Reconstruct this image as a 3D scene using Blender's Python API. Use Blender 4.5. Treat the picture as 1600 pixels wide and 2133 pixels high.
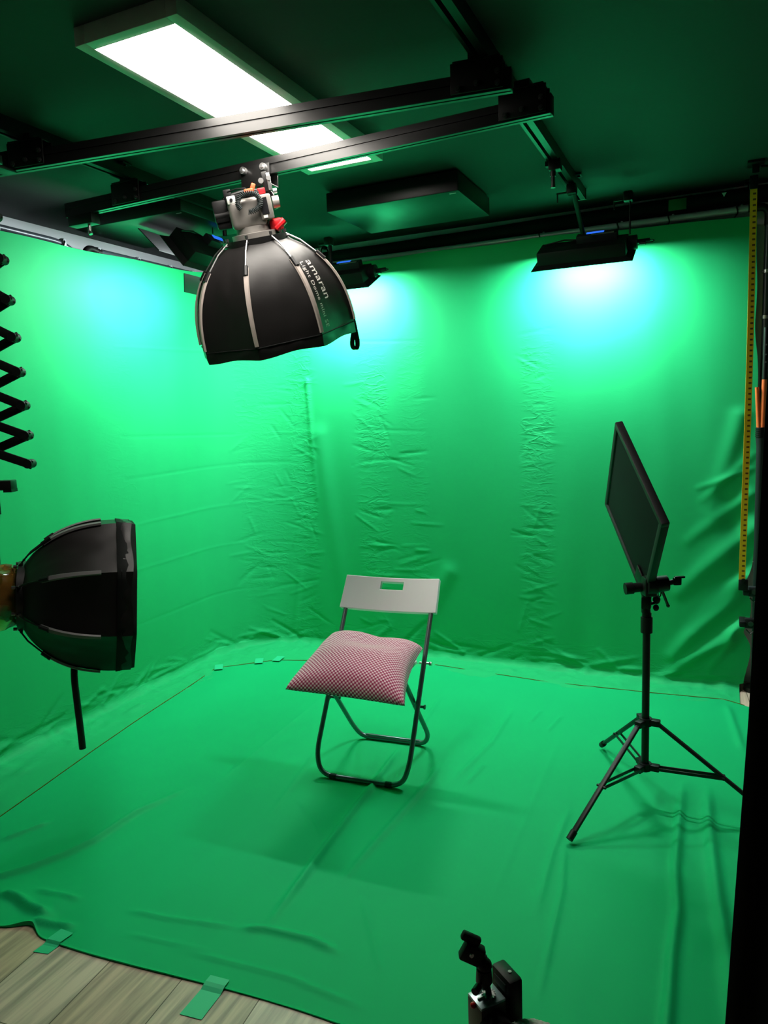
import bpy, bmesh, math, random
from mathutils import Vector, Matrix, noise
PI = math.pi
R = math.radians
random.seed(7)
for o in list(bpy.data.objects):
    bpy.data.objects.remove(o)
S = bpy.context.scene
COL = S.collection

# ------------------------------------------------------------------ camera
cd = bpy.data.cameras.new('camera')
cam = bpy.data.objects.new('camera', cd)
COL.objects.link(cam)
cam.matrix_world = Matrix((
    (0.90932382, -0.02212236, 0.41550064, 0.0),
    (0.41453634, 0.13435681, -0.90005993, 0.0),
    (-0.0359139, 0.99068605, 0.13134437, 1.52),
    (0, 0, 0, 1)))
cd.sensor_fit = 'VERTICAL'
cd.sensor_height = 36.0
cd.lens = 1530.73 * 36.0 / 2133.0
cd.clip_start = 0.02
S.camera = cam

# ------------------------------------------------------------------ world, exposure
w = bpy.data.worlds.new('world')
S.world = w
w.use_nodes = True
w.node_tree.nodes['Background'].inputs[0].default_value = (0.5, 0.6, 0.7, 1)
w.node_tree.nodes['Background'].inputs[1].default_value = 0.0
S.view_settings.view_transform = 'Standard'
S.view_settings.look = 'None'
S.view_settings.gamma = 1.0
S.view_settings.use_curve_mapping = False
S.view_settings.exposure = 0.0
S.cycles.max_bounces = 8
S.cycles.diffuse_bounces = 5
S.cycles.sample_clamp_indirect = 4.0
S.cycles.use_denoising = True
COOL = (0.88, 0.97, 1.0)
PANEL_W = 31.0        # radiance of the ceiling panel
WALL_L = (40.0, 40.0, 31.0)     # watts of right, middle, left backdrop lamps

# ------------------------------------------------------------------ materials
def nmat(name):
    m = bpy.data.materials.new(name)
    m.use_nodes = True
    nt = m.node_tree
    return m, nt, nt.nodes['Principled BSDF']
def N(nt, t, **kw):
    n = nt.nodes.new(t)
    for k, v in kw.items():
        setattr(n, k, v)
    return n
def mat(name, col, rough=0.5, metal=0.0, spec=0.5, bump=0.0, bscale=200.0, var=0.0, sheen=0.0, emit=None, es=0.0, trans=0.0, alpha=1.0):
    m, nt, b = nmat(name)
    b.inputs['Base Color'].default_value = (*col, 1)
    b.inputs['Roughness'].default_value = rough
    b.inputs['Metallic'].default_value = metal
    b.inputs['Specular IOR Level'].default_value = spec
    b.inputs['Transmission Weight'].default_value = trans
    if sheen:
        b.inputs['Sheen Weight'].default_value = sheen
    if emit:
        b.inputs['Emission Color'].default_value = (*emit, 1)
        b.inputs['Emission Strength'].default_value = es
    tc = N(nt, 'ShaderNodeTexCoord')
    nz = N(nt, 'ShaderNodeTexNoise')
    nz.inputs['Scale'].default_value = bscale
    nt.links.new(tc.outputs['Object'], nz.inputs['Vector'])
    if bump:
        bp = N(nt, 'ShaderNodeBump')
        bp.inputs['Strength'].default_value = bump
        bp.inputs['Distance'].default_value = 0.002
        nt.links.new(nz.outputs['Fac'], bp.inputs['Height'])
        nt.links.new(bp.outputs['Normal'], b.inputs['Normal'])
    if var:
        mx = N(nt, 'ShaderNodeMix', data_type='RGBA')
        mx.inputs[6].default_value = (*[c * (1 - var) for c in col], 1)
        mx.inputs[7].default_value = (*[min(1, c * (1 + var)) for c in col], 1)
        nt.links.new(nz.outputs['Fac'], mx.inputs[0])
        nt.links.new(mx.outputs[2], b.inputs['Base Color'])
    return m
def cloth_mat(name, col, bump_k):
    m, nt, b = nmat(name)
    b.inputs['Roughness'].default_value = 0.62
    b.inputs['Specular IOR Level'].default_value = 0.12
    tc = N(nt, 'ShaderNodeTexCoord')
    n1 = N(nt, 'ShaderNodeTexNoise'); n1.inputs['Scale'].default_value = 900
    n2 = N(nt, 'ShaderNodeTexNoise'); n2.inputs['Scale'].default_value = 1.0; n2.inputs['Detail'].default_value = 5
    n2.inputs['Distortion'].default_value = 0.6
    mp = N(nt, 'ShaderNodeMapping'); mp.inputs['Scale'].default_value = (10, 10, 26)
    at = N(nt, 'ShaderNodeAttribute', attribute_name='crumple')
    nt.links.new(tc.outputs['Object'], mp.inputs[0])
    nt.links.new(mp.outputs[0], n2.inputs['Vector'])
    nt.links.new(tc.outputs['Object'], n1.inputs['Vector'])
    # ridges where the noise crosses its middle value
    s1 = N(nt, 'ShaderNodeMath', operation='SUBTRACT'); s1.inputs[1].default_value = 0.5
    nt.links.new(n2.outputs['Fac'], s1.inputs[0])
    ab = N(nt, 'ShaderNodeMath', operation='ABSOLUTE'); nt.links.new(s1.outputs[0], ab.inputs[0])
    ml = N(nt, 'ShaderNodeMath', operation='MULTIPLY'); ml.inputs[1].default_value = -14.0
    nt.links.new(ab.outputs[0], ml.inputs[0])
    ex = N(nt, 'ShaderNodeMath', operation='EXPONENT'); nt.links.new(ml.outputs[0], ex.inputs[0])
    mk = N(nt, 'ShaderNodeMath', operation='MULTIPLY')
    nt.links.new(ex.outputs[0], mk.inputs[0]); nt.links.new(at.outputs['Fac'], mk.inputs[1])
    sc = N(nt, 'ShaderNodeMath', operation='MULTIPLY'); sc.inputs[1].default_value = bump_k
    nt.links.new(mk.outputs[0], sc.inputs[0])
    wv = N(nt, 'ShaderNodeMath', operation='MULTIPLY'); wv.inputs[1].default_value = 0.05
    nt.links.new(n1.outputs['Fac'], wv.inputs[0])
    ad = N(nt, 'ShaderNodeMath', operation='ADD')
    nt.links.new(sc.outputs[0], ad.inputs[0]); nt.links.new(wv.outputs[0], ad.inputs[1])
    bp = N(nt, 'ShaderNodeBump'); bp.inputs['Strength'].default_value = 0.8; bp.inputs['Distance'].default_value = 0.003
    nt.links.new(ad.outputs[0], bp.inputs['Height']); nt.links.new(bp.outputs['Normal'], b.inputs['Normal'])
    mx = N(nt, 'ShaderNodeMix', data_type='RGBA')
    mx.inputs[6].default_value = (*[c * 0.94 for c in col], 1); mx.inputs[7].default_value = (*[c * 1.06 for c in col], 1)
    n3 = N(nt, 'ShaderNodeTexNoise'); n3.inputs['Scale'].default_value = 2.5
    nt.links.new(tc.outputs['Object'], n3.inputs['Vector'])
    nt.links.new(n3.outputs['Fac'], mx.inputs[0]); nt.links.new(mx.outputs[2], b.inputs['Base Color'])
    return m
M_GREEN = cloth_mat('green_backdrop_fabric', (0.0135, 0.41, 0.132), 0.75)
M_FLOORCLOTH = cloth_mat('green_floor_fabric', (0.005, 0.42, 0.138), 0.35)
M_TAPE = mat('green_tape', (0.02, 0.55, 0.24), 0.5)
M_HEM = mat('hem_thread', (0.07, 0.09, 0.004), 0.9, spec=0.1)
M_CEIL = mat('dark_ceiling_paint', (0.030, 0.035, 0.036), 0.7, spec=0.25, bump=0.1, bscale=60, var=0.08)
M_WALL = mat('white_wall_paint', (0.78, 0.80, 0.82), 0.8, bump=0.1, bscale=90)
M_DARKWALL = mat('dark_wall_paint', (0.03, 0.03, 0.032), 0.8, bump=0.1, bscale=90)
M_BLACK = mat('black_anodised_metal', (0.009, 0.009, 0.009), 0.36, metal=0.0, spec=0.4, bump=0.04, bscale=300)
M_BLACKM = mat('black_painted_steel', (0.006, 0.006, 0.006), 0.42, spec=0.35, bump=0.05, bscale=250)
M_PLASTIC = mat('black_plastic', (0.006, 0.006, 0.0065), 0.5, spec=0.28, bump=0.05, bscale=400)
M_FABRIC = mat('black_nylon_fabric', (0.009, 0.008, 0.008), 0.45, spec=0.27, bump=0.6, bscale=14, var=0.15)
M_MATTE = mat('black_matte_fabric', (0.007, 0.008, 0.008), 0.85, spec=0.2, bump=0.3, bscale=40)
M_RIB = mat('taupe_webbing', (0.38, 0.32, 0.29), 0.6, bump=0.2, bscale=500)
M_RIBD = mat('dark_grey_webbing', (0.14, 0.14, 0.14), 0.6, bump=0.2, bscale=500)
M_SILVER = mat('silver_lamp_housing', (0.22, 0.205, 0.19), 0.4, metal=0.3, bump=0.05, bscale=300)
M_STEEL = mat('bright_steel', (0.6, 0.6, 0.6), 0.3, metal=0.9, bump=0.03, bscale=200)
M_DARKSTEEL = mat('dark_bolt_steel', (0.10, 0.10, 0.10), 0.35, metal=0.8, bump=0.03, bscale=200)
M_RED = mat('red_plastic', (0.55, 0.01, 0.015), 0.35, bump=0.03, bscale=200)
M_ORANGE = mat('orange_red_tie', (0.9, 0.10, 0.03), 0.5, bump=0.03, bscale=200)
M_LETTER = mat('grey_print', (0.50, 0.46, 0.44), 0.7, bump=0.05, bscale=300)
M_LCD = mat('dark_display', (0.012, 0.012, 0.014), 0.2, bump=0.02, bscale=100)
M_BLUE = mat('blue_lit_display', (0.02, 0.1, 0.6), 0.3, emit=(0.03, 0.18, 1.0), es=0.9, bump=0.02, bscale=100)
M_DIFF = mat('lit_diffuser', (0.9, 0.9, 0.9), 0.5, emit=(1.0, 0.93, 0.84), es=PANEL_W, bump=0.02, bscale=100)
M_DIFF2 = mat('lit_led_face', (0.9, 0.9, 0.9), 0.5, emit=COOL, es=4.0, bump=0.02, bscale=100)
M_FRAME = mat('white_lacquered_frame', (0.62, 0.62, 0.60), 0.45, bump=0.03, bscale=100)
M_PIPE = mat('dark_grey_pipe', (0.045, 0.055, 0.065), 0.35, metal=0.2, spec=0.6, bump=0.03, bscale=150)
M_PIPEW = mat('pale_grey_pipe', (0.55, 0.6, 0.62), 0.3, metal=0.3, spec=0.6, bump=0.03, bscale=150)
M_WHITEP = mat('white_plastic', (0.92, 0.85, 0.90), 0.42, bump=0.04, bscale=300)
M_CHAIRM = mat('grey_lacquered_steel', (0.16, 0.19, 0.20), 0.32, metal=0.55, bump=0.04, bscale=200)
M_OR2 = mat('translucent_orange_plastic', (0.75, 0.14, 0.035), 0.35, bump=0.2, bscale=30, var=0.25)
M_GREYP = mat('dark_grey_plastic', (0.014, 0.02, 0.02), 0.6, spec=0.25, bump=0.05, bscale=300)
M_AMBER = mat('amber_clear_plastic', (0.75, 0.38, 0.08), 0.12, bump=0.3, bscale=9, trans=0.92)
M_FUR = mat('grey_fur', (0.62, 0.62, 0.57), 0.95, bump=1.0, bscale=160, var=0.4)

def mat_wood():
    m, nt, b = nmat('grey_brown_wood_planks')
    tc = N(nt, 'ShaderNodeTexCoord')
    mp = N(nt, 'ShaderNodeMapping'); mp.inputs['Rotation'].default_value = (0, 0, PI / 2 - 0.08)
    nt.links.new(tc.outputs['Object'], mp.inputs[0])
    br = N(nt, 'ShaderNodeTexBrick'); br.offset = 0.37
    br.inputs['Scale'].default_value = 1.0
    br.inputs['Brick Width'].default_value = 1.25; br.inputs['Row Height'].default_value = 0.24
    br.inputs['Mortar Size'].default_value = 0.0016
    br.inputs['Color1'].default_value = (0.50, 0.385, 0.27, 1); br.inputs['Color2'].default_value = (0.64, 0.56, 0.46, 1)
    br.inputs['Mortar'].default_value = (0.12, 0.09, 0.06, 1)
    nt.links.new(mp.outputs[0], br.inputs['Vector'])
    m2 = N(nt, 'ShaderNodeMapping'); m2.inputs['Rotation'].default_value = (0, 0, -0.08); m2.inputs['Scale'].default_value = (26, 1.6, 1)
    nt.links.new(tc.outputs['Object'], m2.inputs[0])
    nz = N(nt, 'ShaderNodeTexNoise'); nz.inputs['Scale'].default_value = 1.6; nz.inputs['Detail'].default_value = 8; nz.inputs['Distortion'].default_value = 0.4
    nt.links.new(m2.outputs[0], nz.inputs['Vector'])
    cr = N(nt, 'ShaderNodeValToRGB')
    cr.color_ramp.elements[0].position = 0.34; cr.color_ramp.elements[0].color = (0.42, 0.43, 0.45, 1)
    cr.color_ramp.elements[1].position = 0.62; cr.color_ramp.elements[1].color = (1.1, 1.08, 1.04, 1)
    nt.links.new(nz.outputs['Fac'], cr.inputs[0])
    mx = N(nt, 'ShaderNodeMix', data_type='RGBA', blend_type='MULTIPLY'); mx.inputs[0].default_value = 0.8
    nt.links.new(br.outputs['Color'], mx.inputs[6]); nt.links.new(cr.outputs[0], mx.inputs[7])
    nt.links.new(mx.outputs[2], b.inputs['Base Color'])
    b.inputs['Roughness'].default_value = 0.45
    bp = N(nt, 'ShaderNodeBump'); bp.inputs['Strength'].default_value = 0.15; bp.inputs['Distance'].default_value = 0.002
    nt.links.new(nz.outputs['Fac'], bp.inputs['Height']); nt.links.new(bp.outputs['Normal'], b.inputs['Normal'])
    return m
M_WOOD = mat_wood()

def mat_check():
    m, nt, b = nmat('crimson_and_pink_check_weave')
    uv = N(nt, 'ShaderNodeUVMap', uv_map='UVMap')
    # staggered rounded dots: cos(x)*cos(y)
    sx = N(nt, 'ShaderNodeSeparateXYZ'); nt.links.new(uv.outputs[0], sx.inputs[0])
    K = PI / 0.0082
    cs = []
    for i in (0, 1):
        mu = N(nt, 'ShaderNodeMath', operation='MULTIPLY'); mu.inputs[1].default_value = K
        nt.links.new(sx.outputs[i], mu.inputs[0])
        c = N(nt, 'ShaderNodeMath', operation='COSINE'); nt.links.new(mu.outputs[0], c.inputs[0]); cs.append(c)
    p = N(nt, 'ShaderNodeMath', operation='MULTIPLY')
    nt.links.new(cs[0].outputs[0], p.inputs[0]); nt.links.new(cs[1].outputs[0], p.inputs[1])
    cr = N(nt, 'ShaderNodeValToRGB')
    cr.color_ramp.elements[0].position = 0.47; cr.color_ramp.elements[0].color = (0.40, 0.024, 0.105, 1)
    cr.color_ramp.elements[1].position = 0.60; cr.color_ramp.elements[1].color = (0.88, 0.58, 0.66, 1)
    ad = N(nt, 'ShaderNodeMath', operation='MULTIPLY_ADD'); ad.inputs[1].default_value = 0.5; ad.inputs[2].default_value = 0.5
    nt.links.new(p.outputs[0], ad.inputs[0]); nt.links.new(ad.outputs[0], cr.inputs[0])
    nt.links.new(cr.outputs[0], b.inputs['Base Color'])
    b.inputs['Roughness'].default_value = 0.9
    b.inputs['Sheen Weight'].default_value = 0.25
    bp = N(nt, 'ShaderNodeBump'); bp.inputs['Strength'].default_value = 0.4; bp.inputs['Distance'].default_value = 0.002
    nt.links.new(ad.outputs[0], bp.inputs['Height']); nt.links.new(bp.outputs['Normal'], b.inputs['Normal'])
    return m
M_CHECK = mat_check()

def mat_tape():
    m, nt, b = nmat('yellow_measuring_tape_print')
    uv = N(nt, 'ShaderNodeUVMap', uv_map='UVMap')     # u across 0..1, v metres down
    sx = N(nt, 'ShaderNodeSeparateXYZ'); nt.links.new(uv.outputs[0], sx.inputs[0])
    mo = N(nt, 'ShaderNodeMath', operation='PINGPONG'); mo.inputs[1].default_value = 0.0125
    nt.links.new(sx.outputs[1], mo.inputs[0])
    lt = N(nt, 'ShaderNodeMath', operation='LESS_THAN'); lt.inputs[1].default_value = 0.0042
    nt.links.new(mo.outputs[0], lt.inputs[0])
    g1 = N(nt, 'ShaderNodeMath', operation='GREATER_THAN'); g1.inputs[1].default_value = 0.42
    nt.links.new(sx.outputs[0], g1.inputs[0])
    g2 = N(nt, 'ShaderNodeMath', operation='LESS_THAN'); g2.inputs[1].default_value = 0.86
    nt.links.new(sx.outputs[0], g2.inputs[0])
    a = N(nt, 'ShaderNodeMath', operation='MULTIPLY'); nt.links.new(lt.outputs[0], a.inputs[0]); nt.links.new(g1.outputs[0], a.inputs[1])
    c = N(nt, 'ShaderNodeMath', operation='MULTIPLY'); nt.links.new(a.outputs[0], c.inputs[0]); nt.links.new(g2.outputs[0], c.inputs[1])
    mx = N(nt, 'ShaderNodeMix', data_type='RGBA')
    mx.inputs[6].default_value = (1.0, 0.56, 0.02, 1); mx.inputs[7].default_value = (0.16, 0.05, 0.015, 1)
    nt.links.new(c.outputs[0], mx.inputs[0]); nt.links.new(mx.outputs[2], b.inputs['Base Color'])
    b.inputs['Roughness'].default_value = 0.4
    return m
M_MEASURE = mat_tape()

# ------------------------------------------------------------------ mesh helpers
class MB:
    def __init__(s):
        s.bm = bmesh.new()
    def _add(s, verts, faces, M=None):
        vs = [s.bm.verts.new((M @ Vector(v)) if M is not None else Vector(v)) for v in verts]
        for f in faces:
            try:
                s.bm.faces.new([vs[i] for i in f])
            except ValueError:
                pass
        return vs
    def box(s, c, size, M=None, bev=0.0, seg=2):
        t = bmesh.new()
        bmesh.ops.create_cube(t, size=1.0)
        for v in t.verts:
            v.co = Vector((v.co.x * size[0], v.co.y * size[1], v.co.z * size[2]))
        if bev:
            bmesh.ops.bevel(t, geom=list(t.edges), offset=bev, segments=seg, affect='EDGES', profile=0.5)
        T = Matrix.Translation(c)
        s._merge(t, T if M is None else M @ T)
        return s
    def obox(s, c, size, rot, bev=0.0):      # box with its own rotation (Matrix 3x3/Euler)
        t = bmesh.new()
        bmesh.ops.create_cube(t, size=1.0)
        for v in t.verts:
            v.co = Vector((v.co.x * size[0], v.co.y * size[1], v.co.z * size[2]))
        if bev:
            bmesh.ops.bevel(t, geom=list(t.edges), offset=bev, segments=2, affect='EDGES', profile=0.5)
        s._merge(t, Matrix.Translation(c) @ rot.to_4x4())
        return s
    def _merge(s, t, T):
        vm = {}
        for v in t.verts:
            vm[v] = s.bm.verts.new(T @ v.co)
        for f in t.faces:
            try:
                s.bm.faces.new([vm[v] for v in f.verts])
            except ValueError:
                pass
        t.free()
    def tube(s, pts, r, n=12, cap=True, closed=False):
        pts = [Vector(p) for p in pts]
        rs = r if isinstance(r, (list, tuple)) else [r] * len(pts)
        rings = []
        up = None
        m = len(pts)
        for i, p in enumerate(pts):
            if closed:
                d = pts[(i + 1) % m] - pts[i - 1]
            else:
                d = pts[min(i + 1, m - 1)] - pts[max(i - 1, 0)]
            if d.length < 1e-9:
                d = Vector((0, 0, 1))
            d.normalize()
            if up is None:
                up = Vector((0, 0, 1)) if abs(d.z) < 0.9 else Vector((0, 1, 0))
            a = up - d * up.dot(d)
            if a.length < 1e-6:
                a = d.orthogonal()
            a.normalize(); up = a
            b = d.cross(a)
            rings.append([s.bm.verts.new(p + (a * math.cos(2 * PI * k / n) + b * math.sin(2 * PI * k / n)) * rs[i]) for k in range(n)])
        rng = range(m if closed else m - 1)
        for i in rng:
            A, B = rings[i], rings[(i + 1) % m]
            for k in range(n):
                s.bm.faces.new((A[k], A[(k + 1) % n], B[(k + 1) % n], B[k]))
        if cap and not closed:
            s.bm.faces.new(rings[0][::-1]); s.bm.faces.new(rings[-1])
        return s
    def cyl(s, a, b, r, n=20, r2=None):
        return s.tube([a, b], [r, r if r2 is None else r2], n)
    def prism(s, poly, h, M):     # poly in local xy, extruded along local z by h
        n = len(poly)
        vs = [(x, y, 0) for x, y in poly] + [(x, y, h) for x, y in poly]
        fs = [tuple(range(n))[::-1], tuple(range(n, 2 * n))] + [(i, (i + 1) % n, n + (i + 1) % n, n + i) for i in range(n)]
        s._add(vs, fs, M)
        return s
    def sphere(s, c, r, seg=16):
        t = bmesh.new()
        bmesh.ops.create_uvsphere(t, u_segments=seg, v_segments=seg // 2 + 2, radius=1.0)
        rr = r if isinstance(r, (tuple, list)) else (r, r, r)
        s._merge(t, Matrix.Translation(c) @ Matrix.Diagonal((*rr, 1)))
        return s
    def build(s, name, m, parent=None, smooth=True, ang=35):
        bmesh.ops.recalc_face_normals(s.bm, faces=s.bm.faces)
        me = bpy.data.meshes.new(name)
        s.bm.to_mesh(me); s.bm.free()
        me.materials.append(m)
        if smooth:
            for p in me.polygons:
                p.use_smooth = True
            try:
                me.set_sharp_from_angle(angle=R(ang))
            except Exception:
                pass
        o = bpy.data.objects.new(name, me)
        COL.objects.link(o)
        if parent:
            o.parent = parent
        return o
def fillet(pts, rad, n=6):
    pts = [Vector(p) for p in pts]
    out = [pts[0]]
    for i in range(1, len(pts) - 1):
        p = pts[i]; a = (pts[i - 1] - p); b = (pts[i + 1] - p)
        la = min(rad, a.length * 0.49); lb = min(rad, b.length * 0.49)
        A = p + a.normalized() * la; B = p + b.normalized() * lb
        for k in range(n + 1):
            t = k / n
            out.append(A * (1 - t) ** 2 + p * 2 * t * (1 - t) + B * t ** 2)
    out.append(pts[-1])
    return out
def tag(o, label=None, cat=None, group=None, kind=None):
    if label: o['label'] = label
    if cat: o['category'] = cat
    if group: o['group'] = group
    if kind: o['kind'] = kind
    return o
def empty(name, loc=(0, 0, 0), mtx=None):
    o = bpy.data.objects.new(name, None)
    COL.objects.link(o)
    if mtx is not None:
        o.matrix_world = mtx
    else:
        o.location = loc
    o.empty_display_size = 0.05
    return o
def frame(o, x, y, z):
    M = Matrix((x, y, z)).transposed().to_4x4()
    M.translation = Vector(o)
    return M
def copy_tree(o, parent=None):
    c = o.copy(); COL.objects.link(c)
    if parent: c.parent = parent
    for ch in list(o.children):
        copy_tree(ch, c)
    return c
def smoothstep(a, b, x):
    t = max(0.0, min(1.0, (x - a) / (b - a)))
    return t * t * (3 - 2 * t)
def seg_dist(px, py, a, b):
    ax, ay = a; bx, by = b
    dx, dy = bx - ax, by - ay
    t = max(0, min(1, ((px - ax) * dx + (py - ay) * dy) / (dx * dx + dy * dy)))
    qx, qy = ax + t * dx, ay + t * dy
    side = (px - ax) * dy - (py - ay) * dx
    return math.hypot(px - qx, py - qy), t, side

# ------------------------------------------------------------------ room shell
ZC = 2.60
def struct(name, c, size, m):
    o = MB().box(c, size).build(name, m, smooth=False)
    o['kind'] = 'structure'
    return o
struct('floor', (-1.1, 1.55, -0.05), (4.75, 5.75, 0.1), M_WOOD)
struct('ceiling', (-1.1, 1.55, ZC + 0.05), (4.75, 5.75, 0.1), M_CEIL)
struct('wall_back', (-1.1, 4.37, 1.3), (4.75, 0.1, 2.6), M_WALL)
struct('wall_left', (-3.43, 1.55, 1.3), (0.1, 5.75, 2.6), M_WALL)
struct('wall_right', (1.2, 1.55, 1.3), (0.1, 5.75, 2.6), M_DARKWALL)
struct('wall_front', (-1.1, -1.27, 1.3), (4.75, 0.1, 2.6), M_DARKWALL)

# ------------------------------------------------------------------ backdrop cloth
YB, XL, RC = 4.16, -2.97, 0.50
def backdrop():
    y0 = 1.0
    sA = (YB - RC) - y0
    sB = sA + RC * PI / 2
    sC = sB + (0.115 - (XL + RC))
    def path(s):
        if s < sA: return XL, y0 + s, 1.0, 0.0
        if s < sB:
            a = (s - sA) / RC
            return XL + RC - RC * math.cos(a), YB - RC + RC * math.sin(a), math.cos(a), -math.sin(a)
        return XL + RC + (s - sB), YB, 0.0, -1.0
    def sx(X): return sB + (X - (XL + RC))
    ss = []
    s = 0.0
    while s < sC:
        ss.append(s); s += 0.030 if s < sA - 1.3 else 0.0082
    ss.append(sC)
    ztop = lambda s: 2.400 + 0.045 * smoothstep(sA - 1.2, sB + 0.2, s) - 0.03 * smoothstep(sC - 1.1, sC, s) + 0.0035 * math.sin(s * 9)
    NZ, NF = 300, 34
    bands = [(sx(-2.93), sx(-2.62), 0.9), (sx(-2.60), sx(-2.40), 1.2), (sx(-2.09), sx(-1.87), 0.9), (sx(-1.80), sx(-1.62), 0.45),
             (sx(-1.04), sx(-0.855), 1.0), (sA - 0.75, sA - 0.5, 0.25)]
    # diagonal pulls at the tied right edge: (s, z) segments, height, width
    e = sC
    diag = [((e, .62), (e - .33, .16), .040, .036), ((e, .36), (e - .38, .03), .032, .028), ((e, .60), (e - .13, 1.05), -.016, .05),
            ((e, .88), (e - .30, .52), .022, .040), ((e - .02, 1.05), (e - .26, .80), .012, .03), ((e - .03, .38), (e - .16, .10), .020, .018),
            ((e, .62), (e - .22, .33), -.018, .03), ((e - .07, 1.45), (e - .17, .95), .012, .035), ((e - .02, 1.25), (e - .2, 1.02), .006, .02),
            ((e - .02, 1.18), (e - .22, 1.08), .006, .015),
            ((sx(-2.43), 1.75), (sx(-2.40), 1.0), .010, .018), ((sx(-2.36), 1.4), (sx(-2.2), .1), .012, .06),
            ((sx(-1.5), .55), (sx(-1.75), .1), .010, .05), ((sx(-2.55), .5), (sx(-2.62), .05), .004, .02)]
    rnd = random.Random(3)
    for (a, b, k) in bands[:5]:        # short sharp packing creases
        for i in range(int(26 * k) + 6):
            z = rnd.uniform(.12, 1.85); c = rnd.uniform(a, b); l = rnd.uniform(.03, .11)
            an = rnd.gauss(0, .35) if rnd.random() < .65 else rnd.uniform(-1.3, 1.3)
            diag.append(((c - l * math.cos(an), z - l * math.sin(an)), (c + l * math.cos(an), z + l * math.sin(an)), rnd.choice((-1, 1)) * rnd.uniform(.0012, .0030), rnd.uniform(.006, .0095)))
    for (a, b) in ((sx(-2.93), sx(-2.40)), (sx(-2.1), sx(-1.62)), (sx(-1.05), sx(-.85)), (sA - .6, sx(-2.6))):
        for z in (1.95, 1.42, 1.22, .98, .70, .42):
            if rnd.random() < .75:
                diag.append(((a, z + rnd.uniform(-.03, .03)), (b, z + rnd.uniform(-.03, .03)), rnd.choice((-1, 1)) * .0016, .006))
    for i in range(110):                # crushed folds along the foot of the wall
        c = rnd.uniform(sA - 1.6, sC - .05); l = rnd.uniform(.04, .16); z = rnd.uniform(.0, .10); an = rnd.gauss(0, .35)
        diag.append(((c - l, z - l * an), (c + l, z + l * an), rnd.uniform(.003, .007) * rnd.choice((1, 1, -1)), rnd.uniform(.008, .014)))
    buckets = {}
    for d in diag:
        lo = min(d[0][0], d[1][0]) - 4 * d[3]; hi = max(d[0][0], d[1][0]) + 4 * d[3]
        for b in range(int(lo / .1) - 1, int(hi / .1) + 2):
            buckets.setdefault(b, []).append(d)
    def disp(s, z):
        v = 0.010 * noise.noise(Vector((s * 2.2, z * 0.5, 3.1))) + 0.004 * noise.noise(Vector((s * 7, z * 0.8, 9.0)))
        for (a, b, h, wd) in buckets.get(int(s / .1), ()):
            zl = min(a[1], b[1]) - 4 * wd; zh = max(a[1], b[1]) + 4 * wd
            if z < zl or z > zh: continue
            ds, t, side = seg_dist(s, z, a, b)
            if ds < 4 * wd:
                v += h * math.exp(-(ds / wd) ** 2) * (0.35 + 0.65 * math.sin(PI * min(1, max(0.0, t * .9 + .1))) if h < .01 else (1 - .75 * t))
        v *= smoothstep(2.45, 2.2, z) * .9 + .1
        return v
    def crump(s, z):
        c = 0.05
        for (a, b, k) in bands:
            c += k * smoothstep(a - .02, a + .03, s) * (1 - smoothstep(b - .03, b + .02, s)) * (0.35 + 0.65 * smoothstep(-.1, .35, noise.noise(Vector((s * 3, z * 3.3, 5)))))
        c *= smoothstep(2.15, 1.75, z) * (.35 + .65 * smoothstep(.3, .7, z))
        if z < .25: c += .5 * smoothstep(.25, .0, z)
        return c
    bm = bmesh.new()
    cl = bm.verts.layers.float.new('crumple')
    grid = []
    for s in ss:
        x, y, nx, ny = path(s)
        eb = 0.018 * smoothstep(sC - .3, sC, s)
        zt = ztop(s)
        col = []
        for i in range(NZ + 1):
            z = 0.045 + (zt - 0.045) * (1 - i / NZ) ** 1.0
            d = disp(s, z)
            edge = 0.0
            if s > sC - .25:
                edge = smoothstep(sC - .25, sC, s) * (0.030 * smoothstep(2.4, 1.3, z) - 0.035 * math.exp(-((z - .58) / .07) ** 2) - .03 * math.exp(-((z - .33) / .05) ** 2) + .012 * noise.noise(Vector((0, z * 4, 7))) - .03 * smoothstep(.25, .03, z))
            tx, ty = (-ny, nx)
            sg = 1 if s > sA else 0
            vtx = bm.verts.new((x + nx * d + eb + (edge if sg else 0), y + ny * d, z)); vtx[cl] = crump(s, z)
            col.append(vtx)
        # curve into the floor and lie on it, slack and rumpled
        d0 = disp(s, 0.045)
        wig = 0.03 * noise.noise(Vector((s * 3.1, 0, 1.7)))
        for j in range(1, NF + 1):
            t = j / NF
            if t < 0.3:
                a = t / 0.3 * PI / 2
                off = d0 + 0.041 * (1 - math.cos(a)); z = 0.004 + 0.041 * (1 - math.sin(a))
            else:
                off = d0 + 0.041 + (t - 0.3) / 0.7 * 0.40
                z = 0.004
            u = off
            rip = max(0, noise.noise(Vector((s * 7 + u * 9, u * 14 - s * 3, 2.2)))) * 0.022 + max(0, noise.noise(Vector((s * 19, u * 22, 4.4)))) * .009
            rip *= smoothstep(0.0, .06, t) * (1 - smoothstep(.12, .30, u))
            z += rip
            m = 1.0
            if sA < s < sB: off = min(off, RC * .9)
            vtx = bm.verts.new((x + nx * off - 0.0 * wig, y + ny * off, z)); vtx[cl] = .35 * (1 - smoothstep(.1, .3, u))
            col.append(vtx)
        grid.append(col)
    for i in range(len(grid) - 1):
        A, B = grid[i], grid[i + 1]
        for j in range(len(A) - 1):
            bm.faces.new((A[j], B[j], B[j + 1], A[j + 1]))
    me = bpy.data.meshes.new('backdrop_cloth')
    bm.to_mesh(me); bm.free()
    me.materials.append(M_GREEN)
    for p in me.polygons: p.use_smooth = True
    o = bpy.data.objects.new('backdrop_cloth', me); COL.objects.link(o)
    tag(o, 'creased green backdrop cloth hung around two walls and turned onto the floor', 'backdrop')
    return o
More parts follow.
